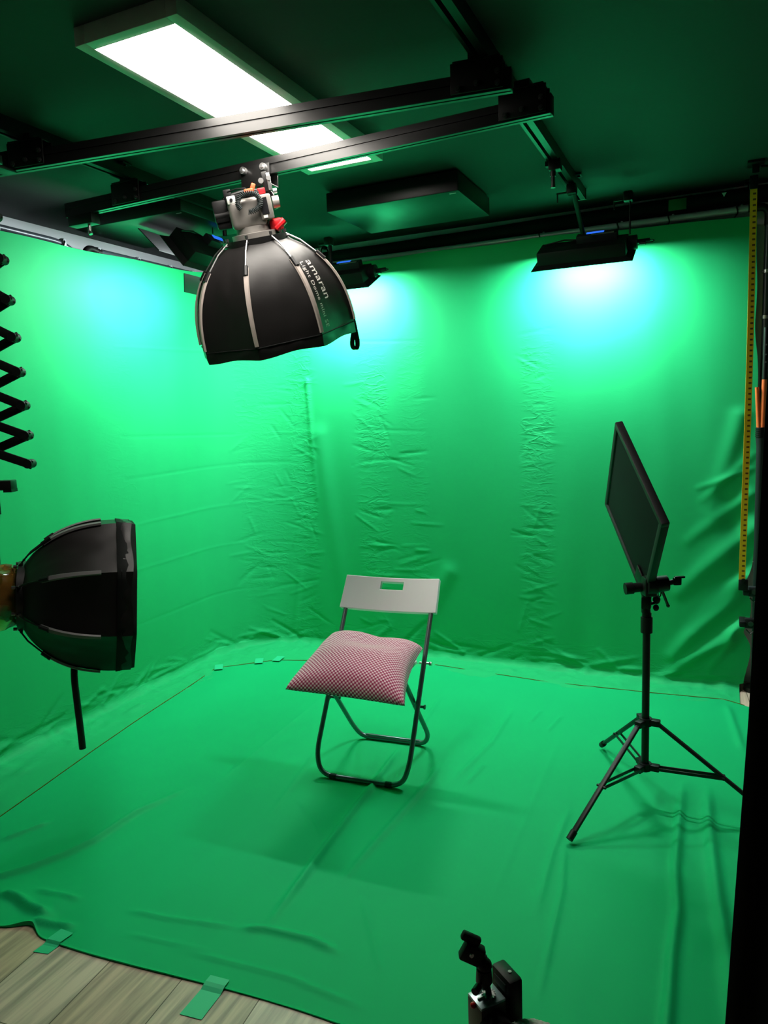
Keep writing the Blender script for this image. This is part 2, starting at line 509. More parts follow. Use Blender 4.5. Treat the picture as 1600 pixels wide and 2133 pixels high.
backdrop()

# ------------------------------------------------------------------ floor cloth
def yb_floor(x):
    pts = [(-3.0, 3.50), (-2.79, 3.54), (-2.53, 3.775), (-2.1, 3.90), (-1.59, 4.015), (-0.86, 3.950), (-0.35, 3.965), (0.045, 3.995), (0.16, 3.93), (0.6, 3.45)]
    for (a, b) in zip(pts, pts[1:]):
        if x <= b[0]:
            t = (x - a[0]) / (b[0] - a[0]); return a[1] + (b[1] - a[1]) * t
    return pts[-1][1]
def yf_floor(x):
    y = 1.383 + 0.062 * smoothstep(-1.8, -0.9, x) + .02 * (x > 9)
    y += 0.030 * math.exp(-((x + 1.895) / .045) ** 2) - .014 * math.exp(-((x + 2.0) / .05) ** 2)
    return y
def xl_floor(y):
    return -2.50 + (-2.79 + 2.50) * (y - 1.38) / (3.54 - 1.38) - 0.012 * math.sin(y * 3)
FOLDS = [
    ([(-1.305, 2.916), (-1.281, 2.625), (-1.242, 2.052), (-1.214, 1.705)], .0100, .016),
    ([(-1.079, 2.841), (-1.07, 2.665), (-1.088, 2.28), (-1.102, 1.958)], .0062, .016),
    ([(-0.938, 3.519), (-0.931, 3.111), (-0.981, 2.699)], .0048, .013),
    ([(-0.9, 2.908), (-0.92, 2.704)], .0045, .010), ([(-.80, 3.55), (-.82, 3.38)], .004, .01), ([(-.69, 3.52), (-.72, 3.3)], .004, .01),
    ([(-1.342, 3.561), (-1.307, 3.223), (-1.295, 2.977)], .0040, .010),
    ([(-1.664, 1.575), (-1.528, 1.592), (-1.284, 1.641)], .0045, .010), ([(-1.284, 1.641), (-1.204, 1.667), (-1.066, 1.678), (-0.953, 1.662)], .0085, .014),
    ([(-2.35, 1.45), (-2.202, 1.542), (-2.148, 1.617), (-2.098, 1.721), (-2.065, 1.822), (-2.06, 2.03), (-2.0, 2.25)], .0115, .018),
    ([(-2.396, 1.694), (-2.329, 1.858)], .007, .014),
    ([(-2.121, 1.48), (-2.035, 1.483), (-1.944, 1.464), (-1.859, 1.453)], .016, .018), ([(-1.90, 1.42), (-1.76, 1.455)], .010, .013),
    ([(-2.029, 1.542), (-1.844, 1.558)], .006, .011),
    ([(-0.11, 3.0), (-0.11, 2.745), (-0.106, 2.399), (-0.088, 2.191), (-0.093, 2.014), (-0.09, 1.758), (-.09, 1.5)], .0115, .018),
    ([(-0.02, 3.0), (-0.012, 2.745), (0.02, 2.305), (0.048, 2.034), (.07, 1.7)], .0125, .024),
    ([(-0.495, 2.665), (-0.498, 2.354), (-0.478, 2.02)], .0042, .014), ([(-0.469, 2.423), (-0.429, 2.174), (-.40, 1.7)], .0042, .012),
    ([(0.054, 3.93), (0.116, 3.389)], .007, .02), ([(-1.0, 1.9), (-.8, 1.62)], .0030, .010), ([(-1.5, 2.35), (-1.3, 2.15)], .003, .010),
    ([(-1.7, 3.0), (-1.55, 2.2)], .0020, .012), ([(-.65, 3.3), (-.62, 2.0)], .0016, .014), ([(-1.95, 3.4), (-1.9, 2.3)], .0016, .014),
    ([(-1.4, 1.50), (-1.05, 1.53), (-.8, 1.51)], .004, .010), ([(-1.6, 1.49), (-1.3, 1.53)], .003, .008),
]
def floor_cloth():
    nx, ny = 420, 300
    segs = []
    for (pl, h, wd) in FOLDS:
        tot = len(pl) - 1
        for i in range(tot):
            segs.append((pl[i], pl[i + 1], h * 1.45, wd * .82, i / tot, (i + 1) / tot))
    segs = [(g, min(g[0][0], g[1][0]) - 4 * g[3], max(g[0][0], g[1][0]) + 4 * g[3], min(g[0][1], g[1][1]) - 4 * g[3], max(g[0][1], g[1][1]) + 4 * g[3]) for g in segs]
    def h(x, y):
        best = {}
        v = 0
        for (g, x0, x1, y0, y1) in segs:
            if x0 < x < x1 and y0 < y < y1:
                d, t, side = seg_dist(x, y, g[0], g[1])
                if d < 4 * g[3]:
                    q = g[4] + t * (g[5] - g[4])
                    env = min(1, q / .2 + .15) * min(1, (1 - q) / .2 + .15)
                    k = g[2] * env * math.exp(-(d / g[3]) ** 2)
                    key = (g[2], g[3])
                    best[key] = max(best.get(key, 0), k)
        v = sum(best.values())
        v += 0.0022 * noise.noise(Vector((x * 3.5, y * 1.6, 2))) + .0008 * noise.noise(Vector((x * 14, y * 6, 8)))
        return v
    bm = bmesh.new()
    cl = bm.verts.layers.float.new('crumple')
    G = []
    for j in range(ny + 1):
        v = j / ny
        row = []
        for i in range(nx + 1):
            u = i / nx
            y_ = 1.38 + v * 2.4
            x = xl_floor(y_) * (1 - u) + 0.55 * u
            y = yf_floor(x) * (1 - v) + yb_floor(x) * v
            z = 0.0058 + h(x, y)
            e = min(1, v / .02)
            if x < -1.80 and v < .08:   # the loose corner lifts off the boards in small waves
                z += .012 * math.exp(-((x + 1.905) / .05) ** 2) * (1 - v / .08) + .010 * math.exp(-((x + 2.07) / .06) ** 2) * (1 - v / .08)
            vv = bm.verts.new((x, y, z)); vv[cl] = 0.12
            row.append(vv)
        G.append(row)
    for j in range(ny):
        for i in range(nx):
            bm.faces.new((G[j][i], G[j][i + 1], G[j + 1][i + 1], G[j + 1][i]))
    # small thickness at the rim
    for row in (G[0],):
        low = [bm.verts.new((v.co.x, v.co.y, 0.002)) for v in row]
        for a in range(len(row) - 1):
            bm.faces.new((row[a], row[a + 1], low[a + 1], low[a]))
    edge_pts = [tuple(v.co) for v in [r[0] for r in G] + G[-1][1:370]]
    me = bpy.data.meshes.new('floor_cloth')
    bm.to_mesh(me); bm.free()
    me.materials.append(M_FLOORCLOTH)
    for p in me.polygons: p.use_smooth = True
    o = bpy.data.objects.new('floor_cloth', me); COL.objects.link(o)
    tag(o, 'large green cloth spread over the floor, long folds running through it', 'floor cloth')
    mb = MB()
    rr = []
    k = 0
    pts = edge_pts[::4]
    for i, p in enumerate(pts):
        rr.append(0.0024 + 0.0018 * max(0, noise.noise(Vector((i * .23, 1, 0)))))
    mb.tube([(p[0], p[1], p[2] + .0008) for p in pts], rr, 6)
    hm = mb.build('hem', M_HEM, o)
    hm['label'] = 'thin yellowish hem thread'
    return h
floor_h = floor_cloth()

# pieces of green tape
def tape(poly, z, label, group, drape=None):
    mb = MB()
    n = len(poly)
    # subdivided along the length so that it steps over the cloth edge
    L = 12
    (a, b, c, d) = poly
    rows = []
    for i in range(L + 1):
        t = i / L
        p = Vector(a).lerp(Vector(d), t); q = Vector(b).lerp(Vector(c), t)
        zz = z(t)
        rows.append(((p.x, p.y, zz), (q.x, q.y, zz)))
    vs = []
    for (p, q) in rows: vs += [p, q]
    top = vs; bot = [(x, y, zz - 0.0009) for (x, y, zz) in vs]
    nn = len(top)
    fs = [(2 * i, 2 * i + 1, 2 * i + 3, 2 * i + 2) for i in range(L)] + [(nn + 2 * i + 2, nn + 2 * i + 3, nn + 2 * i + 1, nn + 2 * i) for i in range(L)]
    fs += [(2 * i, 2 * i + 2, nn + 2 * i + 2, nn + 2 * i) for i in range(L)] + [(2 * i + 3, 2 * i + 1, nn + 2 * i + 1, nn + 2 * i + 3) for i in range(L)]
    fs += [(1, 0, nn, nn + 1), (nn - 2, nn - 1, 2 * nn - 1, 2 * nn - 2)]
    mb._add(top + bot, fs)
    o = mb.build('tape_strip', M_TAPE, smooth=False)
    tag(o, label, 'tape', group)
    return o
stepz = lambda lim: (lambda t: 0.0022 if t < lim else 0.0022 + smoothstep(lim, lim + .12, t) * 0.0085)
tape([(-1.797, 1.335), (-1.748, 1.345), (-1.738, 1.43), (-1.788, 1.43)], stepz(.38), 'green tape strip across the cloth edge, nearest the rippled corner', 'tape on the front edge of the floor cloth')
tape([(-1.243, 1.318), (-1.178, 1.325), (-1.185, 1.455), (-1.245, 1.45)], stepz(.68), 'longer green tape strip running from the cloth edge onto the wooden boards', 'tape on the front edge of the floor cloth')
TB = [((-2.79, 3.53), 35, 'green tape square holding the hem at the bend by the left wall'),
      ((-2.615, 3.71), 30, 'middle green tape square of the three on the rear hem'),
      ((-2.52, 3.785), 10, 'green tape square on the hem nearest to the chair')]
for (x, y), a, lb in TB:
    c, s_ = math.cos(R(a)), math.sin(R(a))
    q = [(x + u * c - v * s_, y + u * s_ + v * c) for (u, v) in ((-.025, -.045), (.025, -.045), (.025, .045), (-.025, .045))]
    tape(q, lambda t: 0.0150, lb, 'tape squares on the rear hem')

# ------------------------------------------------------------------ ceiling light panel
pl = empty('ceiling_panel_light', (-1.462, 2.268, ZC))
tag(pl, 'white framed oblong ceiling panel light, switched on', 'ceiling light')
mb = MB()
W2, L2, t_ = 0.177, 0.632, 0.037
for sx_ in (-1, 1):
    mb.box((sx_ * (W2 - t_ / 2), 0, -0.025), (t_, 2 * L2, 0.05), bev=0.002)
for sy in (-1, 1):
    mb.box((0, sy * (L2 - t_ / 2), -0.025), (2 * W2 - 2 * t_, t_, 0.05), bev=0.002)
mb.build('frame', M_FRAME, pl)
MB().box((0, 0, -0.043), (2 * W2 - 2 * t_, 2 * L2 - 2 * t_, 0.006)).build('diffuser', M_DIFF, pl)['label'] = 'glowing white diffuser'

# ------------------------------------------------------------------ ceiling rails, beams and carriages
def rail(x0, y0, y1, label):
    r = empty('ceiling_rail', (x0, (y0 + y1) / 2, ZC))
    tag(r, label, 'rail', 'ceiling rails')
    L = (y1 - y0)
    mb = MB()
    mb.box((0, 0, -0.006), (0.05, L, 0.012)).box((0.021, 0, -0.028), (0.008, L, 0.036)).box((-0.021, 0, -0.028), (0.008, L, 0.036))
    mb.box((0.013, 0, -0.049), (0.024, L, 0.006)).box((-0.013 - .006, 0, -0.049), (0.012, L, 0.006))
    mb.build('profile', M_BLACK, r, smooth=False)
    for s_ in (-1, 1):
        m2 = MB().box((0, s_ * (L / 2 + .004), -0.026), (0.056, 0.008, 0.056), bev=.002)
        for zz in (-.015, -.038):
            m2.cyl((0, s_ * (L / 2 + .007), zz), (0, s_ * (L / 2 + .011), zz), .005, 10)
        m2.build('end_cap', M_BLACKM, r)
    for k in range(4):
        yy = -L / 2 + .25 + k * (L - .5) / 3
        MB().box((.034, yy, -.008), (.03, .05, .006)).cyl((.036, yy, -.012), (.036, yy, -.018), .007, 8).build('bracket', M_BLACKM, r)
    return r
rail(-0.668, 0.35, 3.92, 'black ceiling rail on the right, carrying the far right lamp')
rail(-2.318, 0.35, 3.70, 'black ceiling rail on the left, crossing above both beams')

def beam(p0, p1, zb, label, x_right):
    p0 = Vector((*p0, zb + .030)); p1 = Vector((*p1, zb + .030))
    d = (p1 - p0); L = d.length; d.normalize()
    n = Vector((-d.y, d.x, 0))
    root = empty('cross_beam', mtx=frame((p0 + p1) / 2, d, n, Vector((0, 0, 1))))
    tag(root, label, 'beam', 'sliding cross beams')
    # 4080 slotted profile: outline in (n, z)
    g, q, h2, w2 = .004, .0045, .0300, .0185
    poly = [(-w2, -h2), (-g, -h2), (-g, -h2 + q), (g, -h2 + q), (g, -h2), (w2, -h2),
            (w2, -h2 / 2 - g), (w2 - q, -h2 / 2 - g), (w2 - q, -h2 / 2 + g), (w2, -h2 / 2 + g), (w2, h2 / 2 - g), (w2 - q, h2 / 2 - g), (w2 - q, h2 / 2 + g), (w2, h2 / 2 + g),
            (w2, h2), (g, h2), (g, h2 - q), (-g, h2 - q), (-g, h2), (-w2, h2)]
    poly += [(-w2, .006), (-w2 + q, .006), (-w2 + q, -.001), (-w2, -.001)]
    mb = MB()
    mb.prism(poly, L, Matrix(((0, 0, 1, -L / 2), (1, 0, 0, 0), (0, 1, 0, 0), (0, 0, 0, 1))))
    mb.build('profile', M_BLACK, root, smooth=False)
    for xr in x_right:      # roller carriages that clasp the ceiling rails
        c = MB()
        c.box((xr, -.024, .018), (.155, .006, .085), bev=.001)
        c.box((xr, .024, .018), (.155, .006, .085), bev=.001)
        c.box((xr, 0, .062), (.14, .06, .006), bev=.001)
        c.box((xr, 0, .075), (.05, .05, .022), bev=.001)
        co = c.build('carriage', M_BLACKM, root)
        for (bx, bz) in ((-.055, -.012), (.0, -.004), (.062, .02), (.062, -.012)):
            MB().cyl((xr + bx, -.027, bz), (xr + bx, -.033, bz), .0085, 12).cyl((xr + bx, -.033, bz), (xr + bx, -.036, bz), .005, 6).build('bolt', M_DARKSTEEL, co)
    for s_ in (-1, 1):
        MB().box((s_ * (L / 2 + .002), 0, 0), (.004, .038, .061), bev=.001).build('end_cap', M_PLASTIC, root)
    return root
beam((-2.62, 1.993), (-0.583, 2.256), 2.445, 'black slotted cross beam nearer the camera, just beneath the ceiling light', (.93, -.70))
beam((-2.69, 2.568), (-0.515, 2.494), 2.445, 'black slotted cross beam that carries the overhead softbox', (1.0, -.72))
# sliding side plate at the left end of the far beam
t = empty('beam_end_clamp', (-2.60, 2.562, 2.401))
tag(t, 'black clamp block bolted beneath the left end of the far beam', 'clamp')
MB().box((0, 0, .022), (.14, .05, .044), bev=.002).build('block', M_BLACKM, t)
MB().cyl((.03, 0, 0), (.03, 0, -.03), .007, 10).cyl((.03, 0, -.03), (.035, 0, -.042), .009, 10).build('screw', M_STEEL, t)

# ------------------------------------------------------------------ black ceiling boxes
def cbox(x, y, label):
    r = empty('ceiling_box', (x, y, ZC))
    tag(r, label, 'ceiling box', 'flat black ceiling boxes')
    m = MB(); m.box((0, 0, -.055), (.67, .50, .09), bev=.006); m.box((0, 0, -.006), (.5, .35, .012))
    m.build('casing', M_BLACKM, r)
    MB().box((.30, -.222, -.1005), (.030, .006, .002)).build('sticker', M_STEEL, r)
    return r
a = cbox(-1.43, 3.535, 'flat black ceiling box between the overhead softbox and the far right lamp')
cbox(-2.66, 3.14, 'flat black ceiling box partly behind the left end of the far beam')

# ------------------------------------------------------------------ backdrop roll and pipes at the top of the walls
r = empty('backdrop_roll', (-1.15, 4.235, 2.530))
tag(r, 'long black backdrop roll running beneath the ceiling along the rear wall', 'roll')
mb = MB()
pts = [(-1.85 + i * .05, .0015 * math.sin(i * 1.3), -.014 + .011 * (-1.85 + i * .05) + .002 * math.sin(i * .16)) for i in range(76)]
mb.tube(pts, [.041 + .0012 * math.sin(i * .5) for i in range(76)], 24)
mb.build('rolled_fabric', M_MATTE, r)
mb = MB(); mb.cyl((-1.93, 0, -.035), (2.02, 0, .008), .018, 16); mb.build('core_tube', M_BLACKM, r)
MB().box((.92, -.0425, -.005), (.085, .006, .055), bev=.001).build('tape_patch', mat('dark_green_tape', (.02, .16, .05), .6, bump=.1, bscale=60), r)['label'] = 'dark green tape patch'
MB().prism([(-.011, .009), (.011, .009), (0, -.011)], .002, Matrix.Translation((1.135, -.046, .01)) @ Matrix.Rotation(PI / 2, 4, 'X')).build('tag', M_WALL, r)['label'] = 'tiny white triangle tag'
for xx in (-2.3, 0.10):
    hk = empty('roll_hanger', (xx, 4.235, ZC))
    tag(hk, 'black hanger holding the %s end of the backdrop roll' % ('right' if xx > 0 else 'left'), 'hanger', 'roll hangers')
    MB().box((0, 0, -.006), (.05, .06, .012), bev=.001).box((0, .0, -.02), (.02, .03, .03)).build('plate', M_BLACKM, hk)
    MB().tube([(0, .050 * math.sin(u), -.070 + .050 * math.cos(u)) for u in [k * 2 * PI / 20 for k in range(20)]], .004, 6, closed=True).build('ring', M_BLACKM, hk)

pp = empty('backdrop_pipe', (-.29, 4.19, 2.458))
tag(pp, 'pale pipe bending downwards at the right end of the rear wall', 'pipe')
MB().cyl((-2.0, 0, 0), (.385, 0, 0), .017, 18).build('crossbar', M_PIPEW, pp)
MB().tube(fillet([(.385, 0, 0), (.475, 0, 0), (.475, 0, -.09)], .07, 8), .0185, 16).build('elbow', M_BLACKM, pp)
MB().cyl((.475, 0, -.09), (.475, 0, -2.456), .0165, 18).build('upright', M_PIPE, pp)
for zz in (-.30, -.52, -1.15, -1.75):
    MB().cyl((.475, 0, zz), (.475, 0, zz - .016), .022, 16).cyl((.475, 0, zz - .008), (.45, -.02, zz - .008), .004, 8).build('collar', M_STEEL, pp)
MB().cyl((.475, 0, -2.458), (.475, 0, -2.433), .05, 20).build('foot', M_BLACKM, pp)

pq = empty('backdrop_pipe', (-3.06, 2.9, 2.432))
tag(pq, 'dark pipe running above the cloth along the left wall, ending in a bend', 'pipe')
mb = MB()
mb.tube(fillet([(0, -1.7, .012), (0, -.02, .010), (0.0, .10, -.085)], .10, 8), .015, 14)
mb.tube(fillet([(0.02, -1.7, -.022), (0.02, -.06, -.024)], .05, 4), .012, 14)
mb.build('near_pipe', M_PIPE, pq)
mb = MB(); mb.tube(fillet([(.01, .09, -.09), (.01, .10, .015), (.01, .20, .002)], .07, 8), .018, 14); mb.build('elbow', M_BLACKM, pq)
mb = MB(); mb.cyl((.01, .20, .004), (.01, 1.12, .006), .017, 14); mb.build('far_pipe', M_PIPE, pq)
for yy in (-1.7, -.9, .30, 1.1):
    MB().cyl((0.012, yy, 0), (-.32, yy, 0), .008, 10).cyl((-.315, yy, 0), (-.319, yy, 0), .03, 14).build('wall_bracket', M_PIPE, pq)
# ties
def tie(p, label, grp, n):
    r = empty('cloth_tie', p)
    tag(r, label, 'tie', grp)
    ax = n
    ring = []
    for k in range(16):
        u = k * 2 * PI / 16
        if ax == 'y': ring.append((.021 * math.cos(u), 0.003 * math.sin(2 * u), .021 * math.sin(u)))
        else: ring.append((0.003 * math.sin(2 * u), .021 * math.cos(u), .021 * math.sin(u)))
    MB().tube(ring, .0035, 6, closed=True).build('loop', M_BLACKM, r)
    dx, dy = (.055, .02) if ax == 'y' else (-.02, -.012)
    MB().tube([(0, 0, -.02), (dx * .5, dy * .5, -.035), (dx, dy, -.055)], .003, 6).build('tail', M_BLACKM, r)
    if ax == 'y':
        MB().box((.0, .006, .004), (.04, .022, .04), bev=.008).build('buckle', M_PIPEW, r)['label'] = 'pale buckle'
    else:
        MB().box((0.02, 0, .012), (.012, .014, .02), bev=.003).build('buckle', M_PIPEW, r)['label'] = 'pale buckle'
names_l = ['tie on the left pipe at the edge of the photo', 'second tie on the left pipe, before its bend', 'tie on the far left pipe just past the hooked bend',
           'tie on the far left pipe, midway to the lamp', 'tie on the far left pipe next to the left lamp', 'tie on the far left pipe hidden partly by the lamp hood']
for yy, lb in zip((2.47, 2.85, 3.08, 3.38, 3.65, 3.86), names_l):
    tie((-3.055, yy, 2.436), lb, 'ties on the left wall pipe', 'y')
names_r = ['tie on the rear pipe above the left part of the far right lamp', 'tie on the rear pipe above the blue display', 'tie on the rear pipe right of the far right lamp', 'tie on the rear pipe beside the measuring tape']
for xx, lb in zip((-.93, -.52, -.27, .045), names_r):
    tie((xx, 4.19, 2.458), lb, 'ties on the rear wall pipe', 'x')

# ------------------------------------------------------------------ backdrop lamps
def area(name, parent, loc, rot, sx_, sy_, watts, spread):
    l = bpy.data.lights.new(name, 'AREA'); l.shape = 'RECTANGLE'; l.size = sx_; l.size_y = sy_; l.energy = watts; l.color = COOL
    l.spread = R(spread)
    o = bpy.data.objects.new(name, l); COL.objects.link(o); o.parent = parent
    o.location = loc; o.rotation_euler = rot
    return o
def backdrop_lamp(pos, fwd, label, watts, drop, flap, spread=178):
    """local frame: x width, y forward (where it shines), z up; hood in front of a flat LED body"""
    f = Vector(fwd).normalized(); x = f.cross(Vector((0, 0, 1))).normalized(); z = x.cross(f)
    r = empty('backdrop_lamp', mtx=frame(pos, x, f, z))
    tag(r, label, 'studio lamp', 'hooded lamps lighting the backdrop')
    MB().box((0, -.027, 0), (.434, .066, .164), bev=.004).build('body', M_PLASTIC, r)
    a_, b_ = (.215, .080), (.250, .100)
    h = MB(); th = .004
    def quad(p, n_):
        vs = [Vector(q) for q in p]
        nn = (vs[1] - vs[0]).cross(vs[2] - vs[0]).normalized() * th
        h._add([tuple(v) for v in vs] + [tuple(v + nn) for v in vs], [(0, 1, 2, 3), (7, 6, 5, 4), (0, 4, 5, 1), (1, 5, 6, 2), (2, 6, 7, 3), (3, 7, 4, 0)])
    y1 = .022
    A = [(-a_[0], 0, -a_[1]), (a_[0], 0, -a_[1]), (a_[0], 0, a_[1]), (-a_[0], 0, a_[1])]
    B = [(-b_[0], y1, -b_[1]), (b_[0], y1, -b_[1]), (b_[0], y1, b_[1]), (-b_[0], y1, b_[1])]
    for i in range(4):
        j = (i + 1) % 4
        quad([A[i], A[j], B[j], B[i]], 1)
    h.build('fabric_hood', M_MATTE, r)
    if flap:
        fl = MB()
        fl.obox((0, .105, .170), (.40, .17, .004), Matrix.Rotation(R(84), 3, 'X')); fl.obox((0, .095, -.130), (.40, .09, .004), Matrix.Rotation(R(-48), 3, 'X'))
        fl.build('barn_door', M_BLACKM, r)
    MB().box((0, .0075, 0), (.40, .004, .12)).build('led_face', M_DIFF2, r)
    area('lamp_light', r, (0, .011, 0), (R(90), 0, 0), .40, .12, watts, spread)
    # control box with lit display at the back
    cb = MB().box((.07, -.075, .035), (.20, .04, .055), bev=.004).build('control_box', M_GREYP, r)
    MB().box((.06, -.0965, .047), (.085, .003, .022)).build('display', M_BLUE, cb)['label'] = 'blue glowing display'
    MB().box((.10, -.0965, .015), (.11, .003, .018)).build('button_panel', M_SILVER, cb)
    # end knobs with dangling lead
    e = MB().cyl((.215, -.03, .02), (.262, -.03, .02), .035, 16).build('tilt_knob', M_PLASTIC, r)
    MB().cyl((.26, -.03, .025), (.32, -.03, .03), .010, 10).cyl((.275, -.03, -.005), (.305, -.03, -.012), .009, 10).build('plug', M_PLASTIC, r)
    MB().tube([(.32 + .02 * math.sin(u), -.03, .01 + .022 * math.cos(u)) for u in [k * PI / 10 for k in range(11)]] + [(.305, -.03, -.012)], .003, 8).build('lead', M_PLASTIC, r)
    c = MB()
    for k in range(5):
        x0 = -.20 + k * .035
        c.tube([(x0, -.04, .06), (x0 + .01, -.03, .09), (x0 + .03, -.03, .082), (x0 + .045, -.05, .062)], .0028, 6)
    c.tube([(-.20, -.06, .06), (-.1, -.07, .075), (0, -.06, .07), (.02, -.03, .10)], .004, 6)
    c.build('cable_bundle', M_PLASTIC, r)
    return r
bl = [backdrop_lamp((-.662, 3.965, 2.285), (0, .5, -1), 'hooded black lamp at the upper right, blue display towards the camera', WALL_L[0], 0, False),
      backdrop_lamp((-2.09, 3.965, 2.305), (0, .5, -1), 'hooded black lamp mostly hidden behind the overhead softbox', WALL_L[1], 0, False),
      backdrop_lamp((-2.44, 3.20, 2.36), (-1, -.05, -.80), 'hooded black lamp aimed at the left wall, barn door raised', WALL_L[2], 0, True, 172)]
def hanger(x, y, z0, label, thick=.011, tilt=(0, 0)):
    r = empty('lamp_hanger', (x, y, 2.545))
    tag(r, label, 'hanger', 'hangers of the backdrop lamps')
    MB().box((0, 0, -.024), (.045, .05, .048), bev=.008).build('clamp', M_BLACKM, r)
    MB().cyl((-.025, 0, -.035), (-.07, 0, -.035), .0045, 8).cyl((-.066, 0, -.035), (-.066, 0, -.075), .003, 8).build('lever', M_BLACKM, r)
    MB().cyl((.008, 0, -.04), (.008 + tilt[0], tilt[1], z0 - 2.545), thick, 14).build('rod', M_BLACKM, r)
    return r
hanger(-.655, 3.62, 2.375, 'black hanger of the far right lamp, fixed on the right rail', .011, (0, .25))
h2 = hanger(-.435, 3.89, 2.345, 'thin black safety rod above the blue display of the far right lamp', .004)
hanger(-2.09, 3.90, 2.385, 'black hanger of the middle lamp behind the overhead softbox')
hanger(-2.33, 3.22, 2.45, 'black hanger of the left lamp, fixed on the left rail')
sp = empty('rail_clamp', (-.66, 3.27, 2.55))
tag(sp, 'spare black clamp with a steel spigot on the right rail', 'clamp')
MB().box((0, 0, -.02), (.05, .05, .045), bev=.004).box((-.03, 0, -.012), (.02, .03, .02)).build('block', M_BLACKM, sp)
MB().cyl((-.01, 0, -.042), (-.01, 0, -.062), .012, 12).cyl((-.01, 0, -.062), (-.01, 0, -.105), .0085, 12).cyl((-.01, 0, -.100), (-.01, 0, -.108), .010, 12).build('spigot', M_DARKSTEEL, sp)

# ------------------------------------------------------------------ softbox lamps
def dome_r(t, r0, R1):
    t = max(0.0, min(1.0, t))
    return r0 + (R1 - r0) * (1 - (1 - t) ** 2.7) ** 0.76
def softbox(mtx, D, L, roll, label, kind):
    root = empty('softbox_lamp', mtx=mtx)        # local z = shining direction, origin at the speed ring
    tag(root, label, 'studio softbox', 'deep octagonal softboxes')
    R1 = D / 2; r0 = .105
    ang = lambda k: R(roll) + k * PI / 4
    def pt(t, a, extra=0.0):
        # octagonal section: flat-ish fabric between the ribs
        k = (a - R(roll)) / (PI / 4); fr = k - math.floor(k)
        off = (fr - .5) * PI / 4
        rr = dome_r(t, r0, R1)
        flat = math.cos(PI / 8) / math.cos(off)
        sag = 1 - .035 * math.sin(PI * t) * math.cos(off * 4)
        rr = rr * (flat * sag) + extra
        z = L * t
        return Vector((rr * math.cos(a), rr * math.sin(a), z))
    bm = bmesh.new()
    NA, NT = 96, 36
    rows = []
    for j in range(NT + 1):
        t = j / NT
        row = []
        for i in range(NA):
            a = R(roll) + i * 2 * PI / NA
            p = pt(t, a)
            n = noise.noise(Vector((math.cos(a) * 3, math.sin(a) * 3, t * 2.4 + len(label)))) * .006 + noise.noise(Vector((math.cos(a) * 8, math.sin(a) * 8, t * 4))) * .003
            n *= math.sin(PI * min(1, t * 1.0)) if t < .95 else .3
            n += .010 * math.exp(-((t - .93) / .05) ** 2) * max(0, noise.noise(Vector((a * 5, t * 9, 0))))
            p.x += math.cos(a) * n; p.y += math.sin(a) * n
            if j == NT:
                p.z += .004 * math.sin(a * 8)
            row.append(bm.verts.new(p))
        rows.append(row)
    for j in range(NT):
        for i in range(NA):
            bm.faces.new((rows[j][i], rows[j][(i + 1) % NA], rows[j + 1][(i + 1) % NA], rows[j + 1][i]))
    # inner skin folded back at the rim
    inner = [[bm.verts.new(Vector((v.co.x * .985, v.co.y * .985, v.co.z - (.002 if j == NT else 0)))) for v in rows[j]] for j in range(NT + 1)]
    for j in range(NT):
        for i in range(NA):
            bm.faces.new((inner[j][(i + 1) % NA], inner[j][i], inner[j + 1][i], inner[j + 1][(i + 1) % NA]))
    for i in range(NA):
        bm.faces.new((rows[NT][i], rows[NT][(i + 1) % NA], inner[NT][(i + 1) % NA], inner[NT][i]))
        bm.faces.new((rows[0][(i + 1) % NA], rows[0][i], inner[0][i], inner[0][(i + 1) % NA]))
    mb = MB(); mb.bm.free(); mb.bm = bm
    mb.build('fabric_dome', M_FABRIC, root, ang=25)
    # ribs
    for k in range(8):
        a = ang(k)
        m = MB()
        prof = [pt(t, a + .0001, .004) for t in [.20 + (.68 if kind == 'over' else .52) * i / 16 for i in range(17)]]
        ts = Vector((-math.sin(a), math.cos(a), 0))
        vs = []; fs = []
        wd = .0105
        for i, p in enumerate(prof):
            q = prof[min(i + 1, 16)] - prof[max(i - 1, 0)]
            nrm = ts.cross(q).normalized()
            if nrm.dot(Vector((math.cos(a), math.sin(a), 0))) < 0: nrm = -nrm
            for (u, h) in ((-1, -.003), (-.7, .004), (.7, .004), (1, -.003)):
                vs.append(p + ts * (u * wd * (1 - .25 * i / 16)) + nrm * h)
        for i in range(16):
            for u in range(3):
                fs.append((4 * i + u, 4 * i + u + 1, 4 * i + u + 5, 4 * i + u + 4))
            fs.append((4 * i + 3, 4 * i, 4 * i + 4, 4 * i + 7))
        fs += [(0, 1, 2, 3), (67, 66, 65, 64)]
        m._add([tuple(v) for v in vs], fs)
        rib = m.build('rib', M_RIB if kind == 'over' else M_RIBD, root)
        rib['label'] = 'pale rib sleeve' if kind == 'over' else 'grey rib sleeve'
        # exposed rod end that hooks into the ring, and its dark joint
        e = MB()
        e.tube([Vector((.118 * math.cos(a), .118 * math.sin(a), -.012)), pt(.06, a, .016), pt(.20, a, .005)], .003, 8)
        e.build('rod', M_STEEL if kind == 'over' else M_BLACKM, root)
        MB().tube([pt(.19, a, .005), pt(.27, a, .005)], .0095, 8).build('rod_joint', M_PLASTIC, root)
    # dark skirt seam near the rim, front baffle
    seam = MB()
    seam.tube([pt(.90, R(roll) + i * 2 * PI / 64, .001) for i in range(64)], .0022, 6, closed=True)
    seam.build('seam', M_MATTE, root)
    fr = MB()
    ctr = [pt(.90, R(roll) + i * 2 * PI / 48, -.012) for i in range(48)]
    vs = [tuple(p) for p in ctr] + [(0, 0, L * .90)]
    fr._add(vs, [(i, (i + 1) % 48, 48) for i in range(48)])
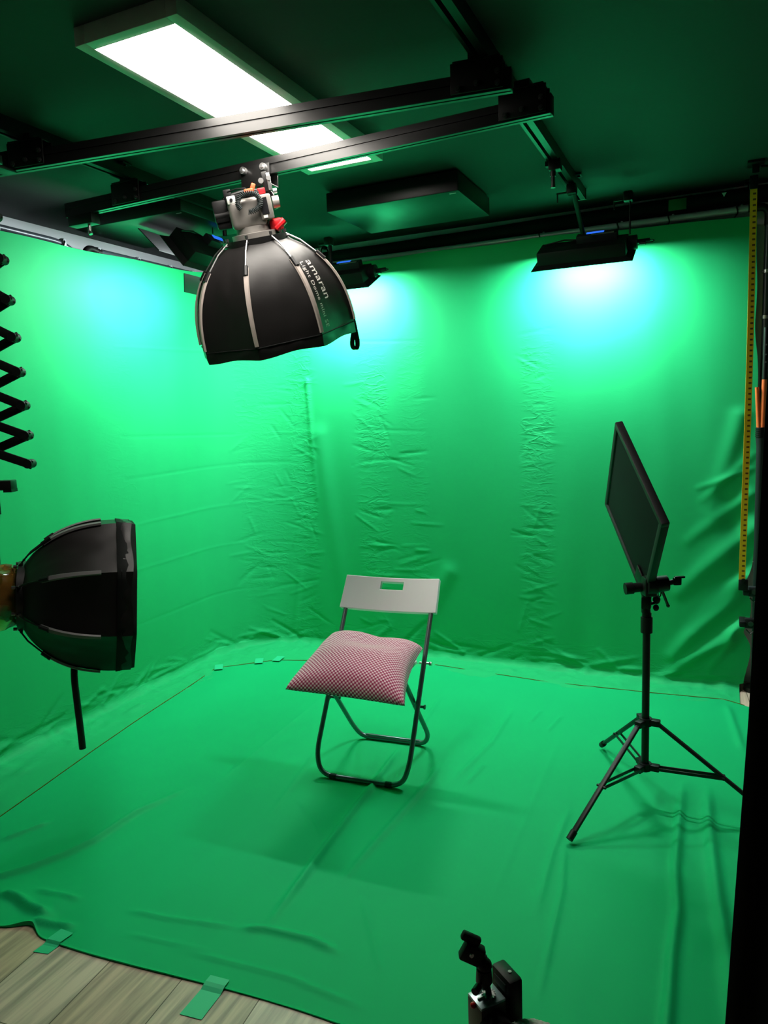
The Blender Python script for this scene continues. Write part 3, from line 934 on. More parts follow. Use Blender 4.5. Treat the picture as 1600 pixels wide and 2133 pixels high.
    fr.build('front_diffuser', mat('white_diffusion_cloth', (.7, .7, .7), .9, bump=.1, bscale=50), root)
    # speed ring
    m = MB()
    for z, ra, rb in ((0, .098, .125),):
        seg = 48
        vs = []; fs = []
        for i in range(seg):
            u = i * 2 * PI / seg
            for (rr, zz) in ((ra, -.012), (rb, -.012), (rb, .022), (ra, .022)):
                vs.append((rr * math.cos(u), rr * math.sin(u), zz))
        for i in range(seg):
            j = (i + 1) % seg
            for q in range(4):
                fs.append((4 * i + q, 4 * i + (q + 1) % 4, 4 * j + (q + 1) % 4, 4 * j + q))
        m._add(vs, fs)
    m.build('speed_ring', M_BLACKM, root)
    for k in range(8):
        a = ang(k)
        u = Vector((math.cos(a), math.sin(a), 0))
        MB().cyl(u * .121 + Vector((0, 0, -.014)), u * .121 + Vector((0, 0, -.026)), .006, 8).cyl(u * .125, u * .137, .005, 8).build('ring_socket', M_DARKSTEEL, root)
    return root, pt, ang
def unit(v): return Vector(v).normalized()
# overhead one
plan_a = unit((-.556, .831, 0)); plan_r = Vector((plan_a.y, -plan_a.x, 0))
axis = unit(Vector((0, 0, -1)) + plan_a * .235 + plan_r * .185)
lx = (plan_r - axis * plan_r.dot(axis)).normalized(); ly = axis.cross(lx)     # ly points roughly away/towards
O1 = Vector((-1.662, 2.503, 2.205))
tow = -plan_a
ax0 = math.degrees(math.atan2(ly.dot(tow), lx.dot(tow)))      # angle of the direction towards the camera
rt0 = math.degrees(math.atan2(ly.dot(plan_r), lx.dot(plan_r)))
sgn = 1 if ((rt0 - ax0 + 540) % 360 - 180) > 0 else -1
sb, pt, ang = softbox(frame(O1, lx, ly, axis), .645, .40, ax0 - sgn * 17, 'black deep softbox lamp with lettering, hanging from the far beam', 'over')
U = lambda deg_right: R(ax0 + sgn * deg_right)            # angle around the dome: 0 faces the camera, + to the right
def dirn(deg): return Vector((math.cos(U(deg)), math.sin(U(deg)), 0))
E0, E90, EZ = dirn(0), dirn(90), Vector((0, 0, 1))
LF = Matrix((E90, -E0, -EZ)).transposed()                 # local lamp frame: x right, y away, z up (as seen)
def LP(x, y, z): return LF @ Vector((x, y, z))
LM = LF.to_4x4()
body = MB()
body.tube([LP(0, 0, .012), LP(0, 0, .03), LP(0, 0, .032), LP(0, 0, .055)], [.085, .085, .066, .062], 28)
body.box((-.008, 0, .103), (.135, .12, .106), LM, bev=.018, seg=3)
body.box((.062, -.02, .112), (.05, .10, .088), LM, bev=.006)
bo = body.build('lamp_body', M_SILVER, sb)
MB().box((.058, -.0715, .116), (.026, .004, .058), LM).build('display', M_LCD, bo)
MB().box((.055, -.0715, .079), (.016, .004, .010), LM).build('button', M_FRAME, bo)
MB().box((-.058, -.045, .156), (.032, .03, .028), LM, bev=.003).build('port_block', M_FRAME, bo)
MB().cyl(LP(-.058, -.061, .156), LP(-.058, -.064, .156), .006, 10).build('port', M_PLASTIC, bo)
m = MB(); m.box((-.01, 0, .163), (.12, .10, .02), LM, bev=.004); m.box((-.066, .0, .172), (.03, .03, .05), LM, bev=.004); m.build('rear_cover', M_PLASTIC, sb)
m = MB(); m.box((-.105, .01, .125), (.055, .05, .08), LM, bev=.008); m.box((-.10, .02, .08), (.06, .05, .04), LM, bev=.010); m.cyl(LP(-.075, 0, .11), LP(-.13, 0, .11), .018, 14); m.build('tilt_knob', M_PLASTIC, sb)
m = MB(); m.box((.092, .0, .045), (.055, .06, .045), LM, bev=.012); m.cyl(LP(.085, -.02, .03), LP(.125, -.02, .055), .014, 10); m.build('ring_latch', M_RED, sb)['label'] = 'red ring latch'
m = MB(); m.tube(fillet([LP(-.09, .01, .11), LP(-.09, .01, .17), LP(.0, .01, .182), LP(.10, .01, .17), LP(.105, .0, .10)], .03), .008, 10); m.build('yoke', M_BLACKM, sb)
m = MB(); m.cyl(LP(.095, -.01, .125), LP(.120, -.01, .125), .022, 18); m.build('yoke_knob', M_SILVER, sb)
m = MB(); m.box((.062, -.01, .170), (.028, .03, .022), LM, bev=.003); m.build('safety_catch', M_RED, sb)
m = MB(); m.box((.085, 0, .200), (.022, .03, .070), LM, bev=.003); m.build('mount_block', M_BLACKM, sb)
m = MB(); m.box((.098, -.004, .198), (.014, .034, .060), LM, bev=.002); m.cyl(LP(.098, -.02, .210), LP(.098, -.026, .210), .009, 12); m.cyl(LP(.106, -.01, .162), LP(.120, -.01, .162), .010, 12); m.cyl(LP(.068, -.012, .205), LP(.068, -.026, .205), .010, 12); m.build('mount_plate', M_STEEL, sb)
# coiled cable
coil = []
for i in range(420):
    u = i / 420 * 1.75 * PI + 1.15 * PI + .9
    v = i / 420 * 34 * 2 * PI
    cx, cz = .004 + .042 * math.cos(u), .136 + .032 * math.sin(u)
    rr = .008
    coil.append(LP(cx + rr * math.cos(v) * math.cos(u), -.083 + rr * math.sin(v), cz + rr * math.cos(v) * math.sin(u)))
MB().tube(coil, .0022, 6).build('coiled_cable', M_GREYP, sb)
MB().tube([LP(.03, -.08, .165), LP(0, -.07, .186), LP(-.03, -.05, .190), LP(-.065, -.03, .186)], .0028, 8).build('cable', M_PLASTIC, sb)
m = MB(); m.box((.012, -.07, .176), (.035, .018, .014), LM, bev=.004); m.obox(LP(.030, -.07, .186), (.016, .010, .026), (LF @ Matrix.Rotation(.5, 3, 'Y')), bev=.003); m.build('cable_tie', M_ORANGE, sb)['label'] = 'orange red cable tie'
# hanging strap at the rim
m = MB()
sp_ = [Vector((pt(1.0, U(86)).x, pt(1.0, U(86)).y, .425 * .88)) * 1.0]
b0 = pt(.90, U(80), .004)
down = LF.inverted() @ Vector((0, 0, 0))
wd_local = frame(O1, lx, ly, axis).to_3x3().inverted() @ Vector((0, 0, -1))
rgt = E90
strap = fillet([b0 - wd_local * .03, b0 + rgt * .010 + wd_local * .03, b0 + rgt * .022 + wd_local * .10, b0 + rgt * .010 + wd_local * .125, b0 - rgt * .006 + wd_local * .10, b0 + rgt * .004 + wd_local * .05], .03, 5)
vs, fs = [], []
side = E0
for i, p in enumerate(strap):
    q = strap[min(i + 1, len(strap) - 1)] - strap[max(i - 1, 0)]
    sdir = (E0 * .8 + E90 * .6).normalized() * .012
    n_ = q.cross(sdir).normalized() * .0015
    vs += [p - sdir + n_, p + sdir + n_, p + sdir - n_, p - sdir - n_]
for i in range(len(strap) - 1):
    for k in range(4):
        fs.append((4 * i + k, 4 * i + (k + 1) % 4, 4 * i + 4 + (k + 1) % 4, 4 * i + 4 + k))
m._add([tuple(v) for v in vs], fs); m.build('strap', M_MATTE, sb)

def lettering(txt, size, t0, a0, parent, name, tracking=1.0):
    """print running down the dome: text x follows the meridian, text y runs around it"""
    c = bpy.data.curves.new('t', 'FONT'); c.body = txt; c.size = 1.0; c.space_character = tracking; c.resolution_u = 3
    o = bpy.data.objects.new('t', c); COL.objects.link(o)
    dg = bpy.context.evaluated_depsgraph_get(); dg.update()
    me0 = bpy.data.meshes.new_from_object(o.evaluated_get(dg))
    bm = bmesh.new(); bm.from_mesh(me0)
    bmesh.ops.subdivide_edges(bm, edges=[e for e in bm.edges if e.calc_length() > .25], cuts=2)
    bpy.data.objects.remove(o); bpy.data.curves.remove(c); bpy.data.meshes.remove(me0)
    # arc length along the meridian
    for v in bm.verts:
        s = v.co.x * size; y = v.co.y * size
        t = t0 + s / .45
        a_mid = U(a0)
        p = pt(t, a_mid, 0)
        rr = math.hypot(p.x, p.y)
        a = a_mid + sgn * (y / rr)
        q = pt(t, a, .0085)
        v.co = q
    me = bpy.data.meshes.new(name); bm.to_mesh(me); bm.free(); me.materials.append(M_LETTER)
    ob = bpy.data.objects.new(name, me); COL.objects.link(ob); ob.parent = parent
    return ob
lettering('amaran', .056, .24, 44, sb, 'lettering', 1.02)
lettering('Light Dome mini SE', .031, .24, 34, sb, 'small_lettering', 1.1)

# trolley on the beam that the lamp hangs from
tr = empty('beam_trolley', (-1.648, 2.533, 2.445))
tag(tr, 'black U-shaped trolley under the far beam, holding the overhead softbox', 'trolley')
m = MB(); m.box((0, -.028, .000), (.13, .005, .076), bev=.001); m.box((0, .028, .000), (.13, .005, .076), bev=.001); m.box((0, 0, -.038), (.13, .06, .005), bev=.001)
m.build('channel', M_BLACKM, tr)
for x_ in (-.045, .045):
    MB().cyl((x_, -.031, .022), (x_, -.048, .022), .013, 18).cyl((x_, -.048, .022), (x_, -.054, .022), .007, 6).build('roller', M_STEEL, tr)
MB().cyl((-.005, 0, -.038), (-.005, 0, -.062), .010, 12).build('spigot', M_STEEL, tr)

# ------------------------------------------------------------------ left softbox
c_r = Vector((.909, .4145, 0)).normalized(); c_a = Vector((-.4145, .909, 0))
axL = (c_r * .92 + c_a * .36 + Vector((0, 0, -.085))).normalized()
lx = (Vector((0, 0, 1)) - axL * axL.z).normalized(); ly = axL.cross(lx)
O2 = Vector((-2.290, 1.813, .917))
sb2, pt2, ang2 = softbox(frame(O2, lx, ly, axL), .585, .365, -71, 'black deep softbox lamp at the left edge with a fabric grid', 'left')
# grid on its front
m = MB()
Rg = .258
for k in range(-5, 6):
    c = k * .05
    hw = math.sqrt(max(0, Rg * Rg - c * c)) * .97
    m.box((c, 0, .350), (.002, 2 * hw, .05)); m.box((0, c, .350), (2 * hw, .002, .05))
m.build('fabric_grid', M_MATTE, sb2)
m = MB()
def octr(i):
    off = ((i / 8.0) % 1.0 - .5) * PI / 4
    return .2935 * math.cos(PI / 8) / math.cos(off) + .0012 * math.sin(i * 2.5)
loop = [Vector((octr(i) * math.cos(R(-71) + i * 2 * PI / 64), octr(i) * math.sin(R(-71) + i * 2 * PI / 64), 0)) for i in range(64)]
vs = []; fs = []
for p in loop:
    vs += [tuple(p * 1.012 + Vector((0, 0, .315))), tuple(p * .975 + Vector((0, 0, .380)))]
for i in range(64):
    j = (i + 1) % 64
    fs.append((2 * i, 2 * j, 2 * j + 1, 2 * i + 1))
m._add(vs, fs)
gb = m.build('grid_band', M_MATTE, sb2)
sm = gb.modifiers.new('s', 'SOLIDIFY'); sm.thickness = .003
m = MB(); m.tube([(0, 0, -.005), (0, 0, -.03), (0, 0, -.031), (0, 0, -.19)], [.088, .088, .062, .062], 28); m.build('lamp_body', mat('bronze_tinted_housing', (.06, .035, .02), .25, metal=.3, bump=.05, bscale=100), sb2)
# amber transparent bag over the lamp body: crumpled open sleeve
m = MB()
vs, fs = [], []
NB = 40
for j in range(9):
    zz = -.012 - .17 * j / 8
    for i in range(NB):
        a = i * 2 * PI / NB
        rr = .092 + .030 * math.sin(PI * j / 8) + .018 * noise.noise(Vector((math.cos(a) * 2, math.sin(a) * 2, j * .5))) + .006 * math.sin(a * 7 + j)
        vs.append((rr * math.cos(a), rr * math.sin(a), zz))
for j in range(8):
    for i in range(NB):
        fs.append((j * NB + i, j * NB + (i + 1) % NB, (j + 1) * NB + (i + 1) % NB, (j + 1) * NB + i))
m._add(vs, fs)
m.build('amber_sleeve', M_AMBER, sb2)['label'] = 'amber see-through sleeve'
MB().cyl((.10, 0, -.06), (.118, 0, -.16), .006, 8).build('sleeve_rod', mat('pale_yellow_rod', (.75, .75, .35), .4, bump=.05, bscale=80), sb2)
Mi = frame(O2, lx, ly, axL).inverted()
def WL(p): return Mi @ Vector(p)
yk = MB()
AP = Vector((-2.380, 1.816, 1.222))
bc = O2 - axL * .12
yk.tube(fillet([WL(bc - c_a * .085 + Vector((0, 0, 0))), WL(bc - c_a * .10 + Vector((0, 0, .17))), WL(AP), ], .05), .009, 10)
yk.tube(fillet([WL(bc + c_a * .10), WL(bc + c_a * .11 + Vector((0, 0, .17))), WL(AP)], .05), .009, 10)
yk.cyl(WL(AP - Vector((0, 0, .01))), WL(AP + Vector((0, 0, .065))), .012, 12)
yk.build('yoke', M_BLACKM, sb2)
HX = O2 + c_r * .175
m = MB()
m.tube(fillet([WL(bc + Vector((0, 0, -.03)) + c_a * .08), WL(O2 + c_r * .05 + c_a * .10 + Vector((0, 0, -.24))), WL(O2 + c_r * .157 + c_a * .02 + Vector((0, 0, -.26))), WL((-2.128, 1.862, .62)), WL((-2.112, 1.855, .415)), WL((-2.108, 1.853, .345))], .05, 6), .0125, 12)
m.build('tilt_handle', M_BLACKM, sb2)

# ------------------------------------------------------------------ scissor hanger
def scissor():
    bot = Vector((-2.380, 1.816, 1.335))
    r = empty('scissor_hanger', mtx=frame(bot, c_r, c_a, Vector((0, 0, 1))))
    tag(r, 'black folding scissor hanger of crossed bars above the left softbox', 'hanger')
    tips = [(.134, .056), (.134, .157), (.132, .263), (.128, .380), (.123, .500), (.116, .628), (.108, .765), (.100, .91), (.095, 1.07)]
    z = [t[1] for t in tips]
    MB().box((-.005, 0, -.018), (.15, .045, .035), bev=.003).box((.055, 0, -.037), (.03, .045, .012)).box((-.06, 0, .02), (.03, .03, .06)).box((.0, 0, .02), (.02, .02, .06)).build('lower_bracket', M_BLACKM, r)
    MB().cyl((0.0, 0, 0), (0, 0, -.045), .008, 10).build('spigot', M_STEEL, r)
    for i in range(len(tips) - 1):
        (h0, z0), (h1, z1) = tips[i], tips[i + 1]
        for s_ in (-1, 1):
            yy = .010 * s_
            a_ = Vector((-s_ * h0, yy, z0)); b_ = Vector((s_ * h1, yy, z1))
            d = (b_ - a_); L = d.length; d.normalize()
            rot = Matrix((d, Vector((0, 1, 0)), d.cross(Vector((0, 1, 0))))).transposed()
            MB().obox((a_ + b_) / 2, (L + .030, .008, .032), rot, bev=.003).build('bar', M_BLACKM, r)
    for i, (h0, z0) in enumerate(tips):
        for s_ in (-1, 1):
            MB().cyl((s_ * h0, -.02, z0), (s_ * h0, .02, z0), .0165, 14).build('pivot', M_PLASTIC, r)
    MB().box((0, 0, 1.10), (.26, .06, .03), bev=.003).box((0, 0, 1.085), (.22, .04, .03)).build('upper_bracket', M_BLACKM, r)
scissor()
st = empty('hanger_clamp', (-2.40, 1.95, 2.445))
tag(st, 'black clamp fixing the scissor hanger to the near beam', 'clamp')
MB().box((0.015, .0, .0), (.06, .14, .012), bev=.002).box((.0, .055, .035), (.05, .01, .07), bev=.002).build('clamp_body', M_BLACKM, st)

# ------------------------------------------------------------------ folding chair and cushion
def chair():
    c = empty('folding_chair', mtx=Matrix.Translation((-1.347, 2.764, .0065)) @ Matrix.Rotation(R(4.0), 4, 'Z'))
    tag(c, 'grey steel folding chair with a white plastic backrest, standing on the green cloth', 'chair')
    W = .209; rt = .0105
    yf, yt = -.205, .252
    front = fillet([(-W + .004, yt, .74), (-W, yf + .02, .09), (-W + .03, yf, rt), (W - .03, yf, rt), (W, yf + .02, .09), (W - .004, yt, .74)], .06, 7)
    MB().tube(front, rt, 14).build('front_frame', M_CHAIRM, c)
    w2 = .184
    yr = .192; ys = -.135
    rear = fillet([(-w2, ys, .425), (-w2, yr - .03, .07), (-w2 + .03, yr, rt), (w2 - .03, yr, rt), (w2, yr - .03, .07), (w2, ys, .425)], .05, 7)
    MB().tube(rear, rt, 14).build('rear_frame', M_CHAIRM, c)
    MB().box((0, yr, .0215), (.27, .012, .012), bev=.003).build('cross_strip', M_CHAIRM, c)
    for s_ in (-1, 1):
        MB().cyl((s_ * (w2 - .014), .0, .272), (s_ * (W + .012), .0, .272), .006, 10).cyl((s_ * (W + .010), .0, .272), (s_ * (W + .016), .0, .272), .010, 12).build('pivot', M_DARKSTEEL, c)
        MB().cyl((s_ * (w2 - .01), .095, .432), (s_ * (W + .013), .095, .432), .005, 10).cyl((s_ * (W + .010), .095, .432), (s_ * (W + .020), .095, .432), .009, 12).build('seat_pin', M_STEEL, c)
        for yy in (yf,):
            MB().tube([(s_ * .11, yf, rt), (s_ * .14, yf, rt)], .0118, 12).build('foot_pad', M_GREYP, c)
    # seat shell
    m = MB()
    nx, ny = 18, 18
    def seat(u, v, dz):
        x = (u - .5) * 2 * (.160); y = -.16 + v * .26
        zz = .438 - .010 * math.sin(PI * u) * math.sin(PI * v) - .012 * smoothstep(.12, 0, v) + dz
        return (x, y, zz)
    vs = [seat(i / nx, j / ny, 0) for j in range(ny + 1) for i in range(nx + 1)] + [seat(i / nx, j / ny, -.012) for j in range(ny + 1) for i in range(nx + 1)]
    K = (nx + 1) * (ny + 1); fs = []
    for j in range(ny):
        for i in range(nx):
            a = j * (nx + 1) + i
            fs += [(a, a + 1, a + nx + 2, a + nx + 1), (K + a + nx + 1, K + a + nx + 2, K + a + 1, K + a)]
    for i in range(nx):
        fs += [(i + 1, i, K + i, K + i + 1), (ny * (nx + 1) + i, ny * (nx + 1) + i + 1, K + ny * (nx + 1) + i + 1, K + ny * (nx + 1) + i)]
    for j in range(ny):
        a = j * (nx + 1)
        fs += [(a, a + nx + 1, K + a + nx + 1, K + a), (a + nx + nx + 1, a + nx, K + a + nx, K + a + nx + nx + 1)]
    m._add(vs, fs); m.build('seat', M_WHITEP, c)
    # backrest: curved slab with a hand slot, tilted with the uprights
    d = Vector((0, yt - (yf + .02), .74 - .09)).normalized()          # along the upright
    top = Vector((0, yt, .74)) + d * .030
    H = .160; Wb = .229
    nx, ny = 60, 20
    m = MB()
    slotx, slot0, slot1 = .056, .020, .058
    xs = sorted(set([-Wb + 2 * Wb * i / nx for i in range(nx + 1)] + [-slotx, slotx, -slotx + .005, slotx - .005]))
    ys_ = sorted(set([H * j / ny for j in range(ny + 1)] + [slot0, slot1]))
    th = .027
    nrm = Vector((0, -d.z, d.y))      # towards the camera
    if nrm.y > 0: nrm = -nrm
    def P(x, q, k):
        bow = .016 * (1 - (x / Wb) ** 2)          # bows backwards in the middle
        taper = 1 - .012 * (1 - q / H)
        rad = .012
        cx = x * taper * (1.0 + .010 * (q / H))
        z_in = 0
        if q < rad and abs(x) > Wb - rad:
            pass
        return Vector((cx, 0, 0)) + top - d * q - nrm * (bow - .002) + nrm * (th / 2 if k else -th / 2)
    idx = {}
    bm = m.bm
    def V(i, j, k):
        key = (i, j, k)
        if key not in idx: idx[key] = bm.verts.new(P(xs[i], ys_[j], k))
        return idx[key]
    def solid(i, j):
        if i < 0 or j < 0 or i >= len(xs) - 1 or j >= len(ys_) - 1: return False
        xm = (xs[i] + xs[i + 1]) / 2; ym = (ys_[j] + ys_[j + 1]) / 2
        return not (abs(xm) < slotx and slot0 < ym < slot1)
    for i in range(len(xs) - 1):
        for j in range(len(ys_) - 1):
            if not solid(i, j): continue
            bm.faces.new((V(i, j, 1), V(i, j + 1, 1), V(i + 1, j + 1, 1), V(i + 1, j, 1)))
            bm.faces.new((V(i, j, 0), V(i + 1, j, 0), V(i + 1, j + 1, 0), V(i, j + 1, 0)))
            if not solid(i - 1, j): bm.faces.new((V(i, j, 0), V(i, j + 1, 0), V(i, j + 1, 1), V(i, j, 1)))
            if not solid(i + 1, j): bm.faces.new((V(i + 1, j, 1), V(i + 1, j + 1, 1), V(i + 1, j + 1, 0), V(i + 1, j, 0)))
            if not solid(i, j - 1): bm.faces.new((V(i, j, 1), V(i + 1, j, 1), V(i + 1, j, 0), V(i, j, 0)))
            if not solid(i, j + 1): bm.faces.new((V(i, j + 1, 0), V(i + 1, j + 1, 0), V(i + 1, j + 1, 1), V(i, j + 1, 1)))
    b = m.build('backrest', M_WHITEP, c)
    bv = b.modifiers.new('b', 'BEVEL'); bv.width = .004; bv.segments = 3; bv.limit_method = 'ANGLE'; bv.angle_limit = R(50)
    return c
chair()

def cushion():
    # world corner targets: front-left, front-right, rear-right, rear-left
    FL, FR, RR, RL = Vector((-1.555, 2.372, .452)), Vector((-1.045, 2.385, .448)), Vector((-1.148, 2.832, .518)), Vector((-1.607, 2.865, .520))
    n = 110
    K = (n + 1) ** 2
    vs, uvs = [], []
    for k in (1, -1):
        for j in range(n + 1):
            for i in range(n + 1):
                u, v = i / n, j / n
                p = (FL * (1 - u) + FR * u) * (1 - v) + (RL * (1 - u) + RR * u) * v
                su, sv = max(0.0, 4 * u * (1 - u)), max(0.0, 4 * v * (1 - v))
                # edges pull in between the corners
                ctr = (FL + FR + RR + RL) / 4
                e = .040 * (su * (1 - sv) + sv * (1 - su)) * (1 if True else 0)
                dv = Vector((ctr.x - p.x, ctr.y - p.y, 0))
                inward = Vector(((.5 - u) * 2 * (1 - sv) * 0 + (1 - su) * (1 if u < .5 else -1) * sv, (1 - sv) * (1 if v < .5 else -1) * su, 0)) * .020
                p = p + inward
                th = (max(su, 0.0) ** .37) * (max(sv, 0.0) ** .37)
                if k > 0:
                    h = .112 * th
                    # dip in the middle towards the back
                    h -= .034 * math.exp(-((u - .55) / .24) ** 2 - ((v - .72) / .26) ** 2)
                    h += .010 * noise.noise(Vector((u * 4, v * 4, 1))) * th
                    h -= .012 * math.exp(-((v - (.97 - .0 * u)) / .05) ** 2) * math.exp(-((u - .6) / .06) ** 2)
                else:
                    h = -.030 * th
                    flo = .4405
                    if p.z + h < flo and .06 < u < .94 and .25 < v: h = flo - p.z
                z = p.z + h
                vs.append((p.x, p.y, z))
    uvs = [[0.0, 0.0] for _ in vs]           # arc length both ways, so the weave is not stretched
    for k in (0, 1):
        for j in range(n + 1):
            acc = [0.0]
            for i in range(n):
                a = k * K + j * (n + 1) + i
                acc.append(acc[-1] + (Vector(vs[a + 1]) - Vector(vs[a])).length)
            for i in range(n + 1): uvs[k * K + j * (n + 1) + i][0] = acc[i] - acc[n // 2]
        for i in range(n + 1):
            acc = [0.0]
            for j in range(n):
                a = k * K + j * (n + 1) + i
                acc.append(acc[-1] + (Vector(vs[a + n + 1]) - Vector(vs[a])).length)
            for j in range(n + 1): uvs[k * K + j * (n + 1) + i][1] = acc[j] - acc[n // 2]
    fs = []
    for k in (0, 1):
        for j in range(n):
            for i in range(n):
                a = k * K + j * (n + 1) + i
                q = (a, a + 1, a + n + 2, a + n + 1)
                fs.append(q if k == 0 else q[::-1])
    me = bpy.data.meshes.new('cushion')
    me.from_pydata(vs, [], fs)
    uvl = me.uv_layers.new(name='UVMap')
    for l in me.loops:
        uvl.data[l.index].uv = uvs[l.vertex_index]
    for p in me.polygons: p.use_smooth = True
    me.materials.append(M_CHECK)
    bm = bmesh.new(); bm.from_mesh(me)
    bmesh.ops.remove_doubles(bm, verts=bm.verts, dist=.0002)
    bm.to_mesh(me); bm.free()
    o = bpy.data.objects.new('cushion', me); COL.objects.link(o)
    tag(o, 'square cushion in crimson and pale pink checks lying on the chair seat', 'cushion')
cushion()

# ------------------------------------------------------------------ light stand with panel
SP = Vector((-.240, 2.83, 0))
ls = empty('light_stand', SP)
tag(ls, 'black tripod light stand holding the tilted square panel', 'light stand')
MB().cyl((0, 0, .125), (0, 0, .70), .0140, 18).build('lower_tube', M_BLACKM, ls)
MB().cyl((0, 0, .70), (0, 0, .835), .0105, 18).build('upper_tube', M_BLACKM, ls)
m = MB(); m.cyl((0, 0, .675), (0, 0, .735), .0215, 20).cyl((0, 0, .735), (0, 0, .752), .017, 20); m.build('collar', M_PLASTIC, ls)
def hub(z, nm):
    m = MB(); m.cyl((0, 0, z - .014), (0, 0, z + .014), .024, 18)
    for k in range(3):
        a = LEGA[k]
        m.obox((.034 * math.cos(a), .034 * math.sin(a), z), (.038, .028, .024), Matrix.Rotation(a, 3, 'Z'), bev=.003)
    m.build(nm, M_PLASTIC, ls)
feet = [Vector((-.452, 2.432, 0)) - SP, Vector((.215, 2.80, 0)) - SP, Vector((-.455, 3.215, 0)) - SP]
LEGA = [math.atan2(f.y, f.x) for f in feet]
hub(.325, 'leg_hub'); hub(.145, 'brace_hub')
for k, f in enumerate(feet):
    a = LEGA[k]; d = Vector((math.cos(a), math.sin(a), 0)); sd = Vector((-d.y, d.x, 0))
    top = d * .045 + Vector((0, 0, .322)); ft = Vector((f.x, f.y, .026 + (0 if k < 2 else 0.0)))
    lg = MB(); dd = (ft - top).normalized(); rot = Matrix((dd, sd, dd.cross(sd))).transposed()
    lg.obox((top + ft) / 2, ((ft - top).length, .019, .013), rot, bev=.004)
    lo = lg.build('leg', M_BLACKM, ls)
    MB().tube([ft - dd * .03, ft + dd * .004], .0125, 12).build('rubber_foot', M_PLASTIC, lo)
    b0 = d * .045 + Vector((0, 0, .145)); b1 = top.lerp(ft, .56)
    br = MB(); dd2 = (b1 - b0).normalized(); rot2 = Matrix((dd2, sd, dd2.cross(sd))).transposed()
    for s_ in (-1, 1):
        br.obox((b0 + b1) / 2 + sd * (.0125 * s_), ((b1 - b0).length, .0035, .012), rot2, bev=.001)
    br.cyl(b1 - sd * .018, b1 + sd * .018, .005, 8)
    br.build('brace', M_BLACKM, ls)
# swivel, grip head
tocam = Vector((.085, -.996, 0)).normalized(); cr_ = c_r
def SV(r_, a_, z_): return c_r * r_ + c_a * a_ + Vector((0, 0, z_))
m = MB(); m.cyl(SV(-.003, 0, .752), SV(-.003, 0, .845), .0165, 16); m.box(tuple(SV(-.002, 0, .79)), (.034, .034, .05), bev=.006); m.build('swivel', M_BLACKM, ls)
m = MB(); m.cyl(SV(.015, 0, .785), SV(.035, 0, .79), .006, 10); m.sphere(SV(.036, 0, .800), (.014, .012, .018), 12); m.sphere(SV(.030, -.012, .772), (.011, .010, .013), 12); m.build('wing_knob', M_PLASTIC, ls)
LS_R = Matrix((c_r, c_a, Vector((0, 0, 1)))).transposed()
gh = MB()
gh.tube([SV(-.020, -.045, .868), SV(.012, -.045, .868)], .036, 24)
gh.tube([SV(.014, -.045, .868), SV(.058, -.045, .873)], [.031, .029], 24)
gh.obox(SV(-.006, -.04, .862), (.046, .05, .072), LS_R, bev=.008)
go = gh.build('grip_head', M_BLACKM, ls)
m = MB(); m.cyl(SV(.058, -.045, .872), SV(.078, -.045, .876), .010, 12); m.obox(SV(.094, -.045, .878), (.030, .016, .030), LS_R, bev=.005); m.obox(SV(.103, -.045, .893), (.038, .012, .008), LS_R, bev=.003); m.build('t_handle', M_PLASTIC, go)
m = MB(); m.cyl(SV(.040, -.045, .843), SV(.062, -.045, .787), .0052, 12); m.sphere(SV(.062, -.045, .787), .007, 10); m.build('lock_lever', M_DARKSTEEL, go)
m = MB(); m.cyl(SV(-.085, -.02, .850), SV(-.03, -.02, .855), .018, 18); m.cyl(SV(-.088, -.02, .850), SV(-.060, -.02, .852), .022, 18); m.build('side_knob', M_PLASTIC, go)
m = MB(); m.tube([SV(.008, -.06, .90), SV(.008, -.06, .915), SV(.009, -.06, .928)], [.006, .005, .002], 12); m.build('rod_tip', M_STEEL, go)['label'] = 'bright steel rod tip'
m = MB(); m.tube(fillet([SV(.024, -.045, .842), SV(.026, -.045, .820), SV(.034, -.045, .824), SV(.036, -.045, .842)], .01), .0022, 8); m.build('safety_ring', M_DARKSTEEL, go)

# square panel
pA, pB, pD = Vector((-.356, 2.827, 1.464)), Vector((-.4375, 3.150, 1.118)), Vector((-.1687, 2.521, 1.134))
u = (pB - pA); v = (pD - pA); Lu, Lv = u.length, v.length
u.normalize(); v = (v - u * v.dot(u)).normalized(); n = u.cross(v)
if n.dot(Vector((0, 0, 1.5)) + Vector((0, 0, 0)) - pA) < 0: pass
tc_ = (Vector((0, 0, 1.52)) - pA)
nb = n if n.dot(tc_) > 0 else -n       # side seen by the camera (the back)
ctr = pA + u * Lu / 2 + v * Lv / 2 - nb * .012
yy_ = nb.cross(u)
pn = empty('square_panel', mtx=frame(ctr, u, yy_, nb))
tag(pn, 'thin black square panel tilted on edge, clamped to the stand at its lowest corner', 'panel')
hs = (Lu / 2, Lv / 2)
MB().box((0, 0, -.002), (Lu - .004, Lv - .004, .020), bev=.004).build('panel_back', mat('dark_slate_panel', (.008, .012, .012), .8, spec=.12, bump=.1, bscale=120), pn)
m = MB()
for s_ in (-1, 1):
    m.box((s_ * (hs[0] - .012), 0, 0), (.024, Lv, .030), bev=.006); m.box((0, s_ * (hs[1] - .012), 0), (Lu - .03, .024, .030), bev=.006)
m.build('rim', mat('black_soft_rim', (.012, .013, .014), .6, bump=.1, bscale=150), pn)
cornC = (hs[0], hs[1]) if abs(yy_.dot(v) - 1) < .1 else (hs[0], -hs[1])
Pm = frame(ctr, u, yy_, nb).inverted()
m = MB(); m.cyl(Pm @ (SP + SV(.008, -.055, .90)), Pm @ (SP + SV(-.01, .0, 1.0)), .006, 10); m.box((cornC[0] * .72, cornC[1] * .72, .014), (.07, .07, .008), bev=.003); m.build('mounting_plate', M_BLACKM, pn)

